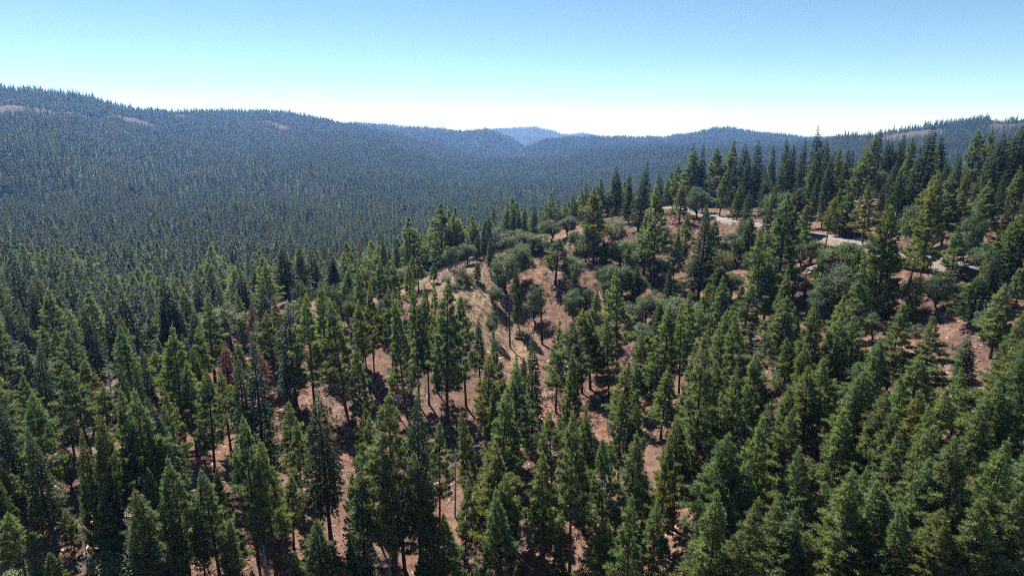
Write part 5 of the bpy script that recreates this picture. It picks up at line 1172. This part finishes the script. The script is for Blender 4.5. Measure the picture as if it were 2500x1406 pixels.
# ------------------------------------------------------------------ litter and undergrowth on the near ground
def scatter(n, dmin, dmax, seed, keep):
    r = np.random.default_rng(seed)
    az = r.uniform(-.80, .80, n); D = np.sqrt(r.uniform(dmin**2, dmax**2, n)); x = D*np.sin(az); y = D*np.cos(az)
    m = keep(x, y, r.random(n)); return x[m], y[m], r
x, y, r = scatter(110000, 55, 290, 21, lambda x, y, u: u < np.clip(.40+1.5*fbm(x/11, y/11, 44), .04, 1))
n = len(x); L = r.uniform(.14, .6, n)*np.where(r.random(n) < .05, 3.6, 1); a = r.uniform(0, 6.28, n); d = np.stack([np.cos(a), np.sin(a), r.normal(0, .15, n)], -1)*L[:, None]
p = np.stack([x, y, ground(x, y)+.05], -1); w = np.stack([-np.sin(a), np.cos(a), 0*a], -1)*(r.uniform(.06, .17, n)*np.minimum(1.3, .5+L))[:, None]
V = np.stack([p-d-w*.4, p+d, p+w, p+np.c_[0*a, 0*a, .03+.25*np.linalg.norm(w, axis=1)]-w], 1).reshape(-1, 3)
b = (np.arange(n)*4)[:, None, None]; Fc = (b+np.array([[0, 1, 3], [1, 2, 3], [2, 0, 3]])[None]).reshape(-1, 3)
def litter_mat():
    m, nn, l, bb, out = mat_base('wood_litter'); at = nn.new('ShaderNodeAttribute'); at.attribute_name = 'tint'
    rr = ramp(nn, [(0, (.12, .07, .05)), (.5, (.30, .19, .14)), (.85, (.40, .29, .22)), (1, (.56, .45, .35))]); l.new(at.outputs['Fac'], rr.inputs[0])
    l.new(rr.outputs[0], bb.inputs['Base Color']); bb.inputs['Roughness'].default_value = .9; return m
M['litter'] = litter_mat()
obj('wood_litter', new_mesh('wood_litter', V, Fc, M['litter'], False, np.repeat(r.random(n)**2.0, 3)), None, kind='stuff',
    label='wood chips and broken sticks strewn over the red soil', category='litter')
x, y, r = scatter(26000, 60, 330, 23, lambda x, y, u: u < np.clip(1.5*fbm(x/22, y/22, 61)-.12, .02, .9))
n = len(x); p = np.stack([x, y, ground(x, y)], -1)
rng = np.random.default_rng(31)
V, Fc, t = blades(p, np.tile([0, 0, 1.], (n, 1)), rng.uniform(.25, .75, n), 6, .65, .16, rng.uniform(.1, .9, n))
M['herb'] = foliage_mat('undergrowth_leaves', (.05, .06, .025), (.10, .11, .045), (.20, .18, .085), (1, 1, 1), trans=.2)
obj('undergrowth', new_mesh('undergrowth', V, Fc, M['herb'], False, t), None, kind='stuff',
    label='low green and dry undergrowth dotting the slope', category='undergrowth')

x, y, r = scatter(60000, 60, 290, 29, lambda x, y, u: u < np.clip(1.6*fbm(x/18, y/18, 71)-.02, .03, .9))
n = len(x); p = np.stack([x, y, ground(x, y)], -1)
rng = np.random.default_rng(37)
V, Fc, t = blades(p, np.tile([0, 0, 1.], (n, 1)), rng.uniform(.4, 1.7, n), 12, .8, .06, rng.uniform(.1, .9, n))
M['brush'] = foliage_mat('dry_brush', (.06, .035, .028), (.13, .08, .06), (.24, .17, .13), (1, 1, 1), trans=.05)
obj('dry_brush', new_mesh('dry_brush', V, Fc, M['brush'], False, t), None, kind='stuff',
    label='dry brown brush and slash scattered between the trunks', category='brush')

# ------------------------------------------------------------------ the forest beyond
def joined(name, tr, cr, two=True):
    vt = np.empty(len(tr.vertices)*3, np.float32); tr.vertices.foreach_get('co', vt); vt = vt.reshape(-1, 3)
    vc = np.empty(len(cr.vertices)*3, np.float32); cr.vertices.foreach_get('co', vc); vc = vc.reshape(-1, 3)
    def tris(me):
        me.calc_loop_triangles(); a = np.empty(len(me.loop_triangles)*3, np.int32); me.loop_triangles.foreach_get('vertices', a)
        b = np.empty(len(me.loop_triangles), np.int32); me.loop_triangles.foreach_get('polygon_index', b); return a.reshape(-1, 3), b
    ft, _ = tris(tr); fc, pi = tris(cr)
    tn = np.empty(len(cr.polygons), np.float32); cr.attributes['tint'].data.foreach_get('value', tn)
    me = new_mesh(name, np.vstack([vt, vc]), np.vstack([ft, fc+len(vt)]), None, False, np.concatenate([np.full(len(ft), .4), tn[pi]]))
    me.materials.append(tr.materials[0]); me.materials.append(cr.materials[0])
    me.polygons.foreach_set('material_index', np.concatenate([np.zeros(len(ft), np.int32), np.ones(len(fc), np.int32)]))
    return me
def far_conifer(H, R, seed, n=120, mat='fir'):
    global rng
    rng = np.random.default_rng(seed)
    t = rng.uniform(.06, 1, n)**.9; a = rng.uniform(0, 6.28, n); prof = (1-t)**.85*(.8+.2*np.minimum(1, t/.15))*R
    rr = prof*rng.uniform(.15, .65, n); P = np.stack([rr*np.cos(a), rr*np.sin(a), t*H*.97], -1)
    d = unit(np.stack([np.cos(a), np.sin(a), rng.normal(.05, .35, n)+.9*t**3], -1))
    V, Fc, tt = blades(P, d, (.45+.55*prof)*rng.uniform(.7, 1.2, n), 1, .25, .30, np.clip(rng.normal(.40, .12, n), 0, 1))
    # core and leader
    V2, Q2 = tube([[0, 0, 0], [0, 0, H*.5], [0, 0, H*.99]], [.3, R*.16, .04], 5)
    T2 = np.vstack([Q2[:, [0, 1, 2]], Q2[:, [0, 2, 3]]])
    return new_mesh('far_conifer', np.vstack([V, V2]), np.vstack([Fc, T2+len(V)]), M[mat], False, np.concatenate([tt, np.full(len(T2), .2)]))
LOD = []; lib = bpy.data.collections.new('forest_kinds')
def lib_add(me):
    o = bpy.data.objects.new('forest_tree_%02d' % len(LOD), me); lib.objects.link(o); LOD.append(me); return len(LOD)-1
def near_lod(): 
    a = [lib_add(joined('stand_tree', *conifer('pine', 20., 2.9, cb, 1100+i, .8, .55))) for i, cb in enumerate((.18, .28, .36))]
    b = [lib_add(joined('stand_tree', *conifer('fir', 24., 3.4, cb, 1120+i, .8, .55))) for i, cb in enumerate((.10, .18, .25))]
    c = [lib_add(joined('stand_oak', *broadleaf(9.5, 3.3, 1140+i, 34, 60, .40))) for i in range(3)]
    return a+b, c
N_CON, N_OAK = near_lod()
M_CON = [lib_add(joined('slope_tree', *conifer('fir' if i else 'pine', 24., 3.3, (.12, .2, .16, .1, .25, .15)[i], 1200+i, .35, .30))) for i in range(6)]
M_OAK = [lib_add(joined('slope_oak', *broadleaf(10., 4., 1240+i, 22, 26, .9))) for i in range(2)]
M_DEAD = [lib_add(joined('slope_dead', *conifer('dead', 22., 2.4, .2, 1250, .4, .4)))]
L_CON = [lib_add(far_conifer(24., 3.6, 1300+i, 230, 'fir' if i else 'pine')) for i in range(6)]
L_OAK = [lib_add(joined('ridge_oak', *broadleaf(10., 4.2, 1340, 14, 12, 1.5)))]

# horizon of the ground as met from the viewpoint, to leave out trees that stand wholly behind a crest
VA = np.radians(np.arange(-54, 54.01, .25)); VD = np.exp(np.linspace(math.log(40), math.log(10800), 330))
gA, gD = np.meshgrid(VA, VD); VZ = ground_polar(gA, gD)-CAM_Z
VE = np.maximum.accumulate(VZ/gD, axis=0)
def occl(az, D):
    i = np.clip((np.log(D)-math.log(40))/(math.log(10800)-math.log(40))*329, 0, 328).astype(int); j = np.clip((np.degrees(az)+54)/.25, 0, 432).astype(int)
    return VE[i, j]
NEAR_XY = np.array([(t[1], t[2]) for t in TREES])
FP = []; FI = []; FS = []; FR = []
def band(d0, d1, sp, con, oak, dead, seed, hmean, oakshare, near=False, amax=.86):
    r = np.random.default_rng(seed)
    ext = d1*1.0; nx = int(2*ext*math.sin(amax)/sp)+1; ny = int(d1/sp)+1
    gx, gy = np.meshgrid((np.arange(nx)-nx/2)*sp, np.arange(ny)*sp)
    x = (gx+r.uniform(-.48, .48, gx.shape)*sp).ravel(); y = (gy+r.uniform(-.48, .48, gx.shape)*sp).ravel()
    D = np.hypot(x, y); az = np.arctan2(x, y)
    m = (D >= d0) & (D < d1) & (np.abs(az) < amax); x, y, D, az = x[m], y[m], D[m], az[m]
    z = ground(x, y)
    dn = fbm(x/60, y/60, 91); cl = fbm(x/190, y/190, 92); u = r.random(len(x))
    keep = u < np.clip(.92+.75*dn+.35*cl, .22, 1)
    keep &= ~bare_mask(x, y)
    H = hmean*np.clip(r.normal(1, .24, len(x)), .4, 1.55)*(1+.35*cl)
    e_top = (z+H-CAM_Z)/D; keep &= e_top > occl(az, D*.985)-.004
    if near:
        gvis = (z-CAM_Z)/D > occl(az, D*.985)-.002      # open slope in view carries only the trees placed one by one
        left = az < -.40
        keep &= ~(gvis & ~(left & (D > 212)) & ~(np.abs(az) > .72))
        keep &= D > np.where(az < -.40, 212, 250)
        for p in (smooth_path(ROAD_A, 6), smooth_path(ROAD_B, 6)):
            keep &= ((x[:, None]-p[None, :, 0])**2+(y[:, None]-p[None, :, 1])**2).min(1) > 36
        keep &= ((x[:, None]-NEAR_XY[None, :, 0])**2+(y[:, None]-NEAR_XY[None, :, 1])**2).min(1) > 9
    x, y, z, H, cl, D, dn = x[keep], y[keep], z[keep], H[keep], cl[keep], D[keep], dn[keep]
    n = len(x); isoak = r.random(n) < np.clip(oakshare*(1-2.2*dn), 0, .8)
    isdead = (r.random(n) < .006) & ~isoak if dead else np.zeros(n, bool)
    h2 = len(con)//2; pk = (fbm(x/170, y/170, 93)+r.normal(0, .22, n)) > 0
    idx = np.array(con)[np.where(pk, r.integers(0, h2, n), r.integers(h2, len(con), n))]; idx[isoak] = np.array(oak)[r.integers(0, len(oak), isoak.sum())]
    if dead: idx[isdead] = dead[0]
    h0 = np.where(isoak, 10., 24.); h0 = np.where(np.isin(idx, N_CON[:3]), 20., h0)
    H = np.where(isoak, H*.48, H)
    sz = H/h0; sx = sz*r.uniform(1.0, 1.5, n)*np.where(isoak, 1.15, 1)
    FP.append(np.stack([x, y, z-.3], -1)); FI.append(idx); FS.append(np.stack([sx, sx, sz], -1)); FR.append(np.stack([r.normal(0, .02, n), r.normal(0, .02, n), r.uniform(0, 6.28, n)], -1))
    print('band', d0, d1, n)
band(205, 460, 6.4, N_CON, N_OAK, None, 1, 20, .16, near=True)
band(460, 1250, 7.4, M_CON, M_OAK, M_DEAD, 2, 22, .15)
band(1250, 3300, 8.0, L_CON, L_OAK, None, 3, 20, .10)
band(3300, 5600, 10.5, L_CON, L_OAK, None, 4, 24, .05)
band(5600, 10400, 17, L_CON, L_OAK, None, 5, 27, .0)
FP = np.vstack(FP); FI = np.concatenate(FI); FS = np.vstack(FS); FR = np.vstack(FR)
fm = bpy.data.meshes.new('forest'); fm.vertices.add(len(FP)); fm.vertices.foreach_set('co', np.ascontiguousarray(FP, np.float32).ravel())
a = fm.attributes.new('idx', 'INT', 'POINT'); a.data.foreach_set('value', np.ascontiguousarray(FI, np.int32))
a = fm.attributes.new('siz', 'FLOAT_VECTOR', 'POINT'); a.data.foreach_set('vector', np.ascontiguousarray(FS, np.float32).ravel())
a = fm.attributes.new('rot', 'FLOAT_VECTOR', 'POINT'); a.data.foreach_set('vector', np.ascontiguousarray(FR, np.float32).ravel())
forest = obj('forest', fm, None, kind='stuff', label='dense dark conifer forest covering the valley, far slopes and ridges', category='forest')
ng = bpy.data.node_groups.new('forest_trees', 'GeometryNodeTree')
ng.interface.new_socket('Geometry', in_out='INPUT', socket_type='NodeSocketGeometry'); ng.interface.new_socket('Geometry', in_out='OUTPUT', socket_type='NodeSocketGeometry')
gi = ng.nodes.new('NodeGroupInput'); go = ng.nodes.new('NodeGroupOutput'); ip = ng.nodes.new('GeometryNodeInstanceOnPoints'); ci = ng.nodes.new('GeometryNodeCollectionInfo')
ci.inputs['Collection'].default_value = lib; ci.inputs['Separate Children'].default_value = True; ci.inputs['Reset Children'].default_value = True
def named(t, nm):
    q = ng.nodes.new('GeometryNodeInputNamedAttribute'); q.data_type = t; q.inputs['Name'].default_value = nm; return q.outputs['Attribute']
ip.inputs['Pick Instance'].default_value = True
ng.links.new(gi.outputs[0], ip.inputs['Points']); ng.links.new(ci.outputs[0], ip.inputs['Instance'])
ng.links.new(named('INT', 'idx'), ip.inputs['Instance Index']); ng.links.new(named('FLOAT_VECTOR', 'siz'), ip.inputs['Scale']); ng.links.new(named('FLOAT_VECTOR', 'rot'), ip.inputs['Rotation'])
ng.links.new(ip.outputs[0], go.inputs[0])
md = forest.modifiers.new('trees', 'NODES'); md.node_group = ng

# ------------------------------------------------------------------ haze
hx, zb, zt = 10900., -240., 320.
V = np.array([[sx*hx, sy*hx, zz] for zz in (zb, zt) for sx, sy in ((-1, -1), (1, -1), (1, 1), (-1, 1))])
Q = np.array([[0, 3, 2, 1], [4, 5, 6, 7], [0, 1, 5, 4], [1, 2, 6, 5], [2, 3, 7, 6], [3, 0, 4, 7]])
hm = bpy.data.materials.new('haze'); hm.use_nodes = True; hn = hm.node_tree.nodes; hn.clear()
ho = hn.new('ShaderNodeOutputMaterial'); pv = hn.new('ShaderNodeVolumePrincipled')
pv.inputs['Color'].default_value = (*HAZE_COLOR, 1); pv.inputs['Density'].default_value = HAZE_DENSITY; pv.inputs['Absorption Color'].default_value = (1, 1, 1, 1); pv.inputs['Anisotropy'].default_value = HAZE_G
hm.node_tree.links.new(pv.outputs[0], ho.inputs['Volume'])
obj('haze', new_mesh('haze', V, Q, hm), None, kind='stuff', label='thin blue haze lying over the valley and far ridges', category='haze')
print('instances', len(FP), 'tris', sum(len(m.polygons) for m in bpy.data.meshes))
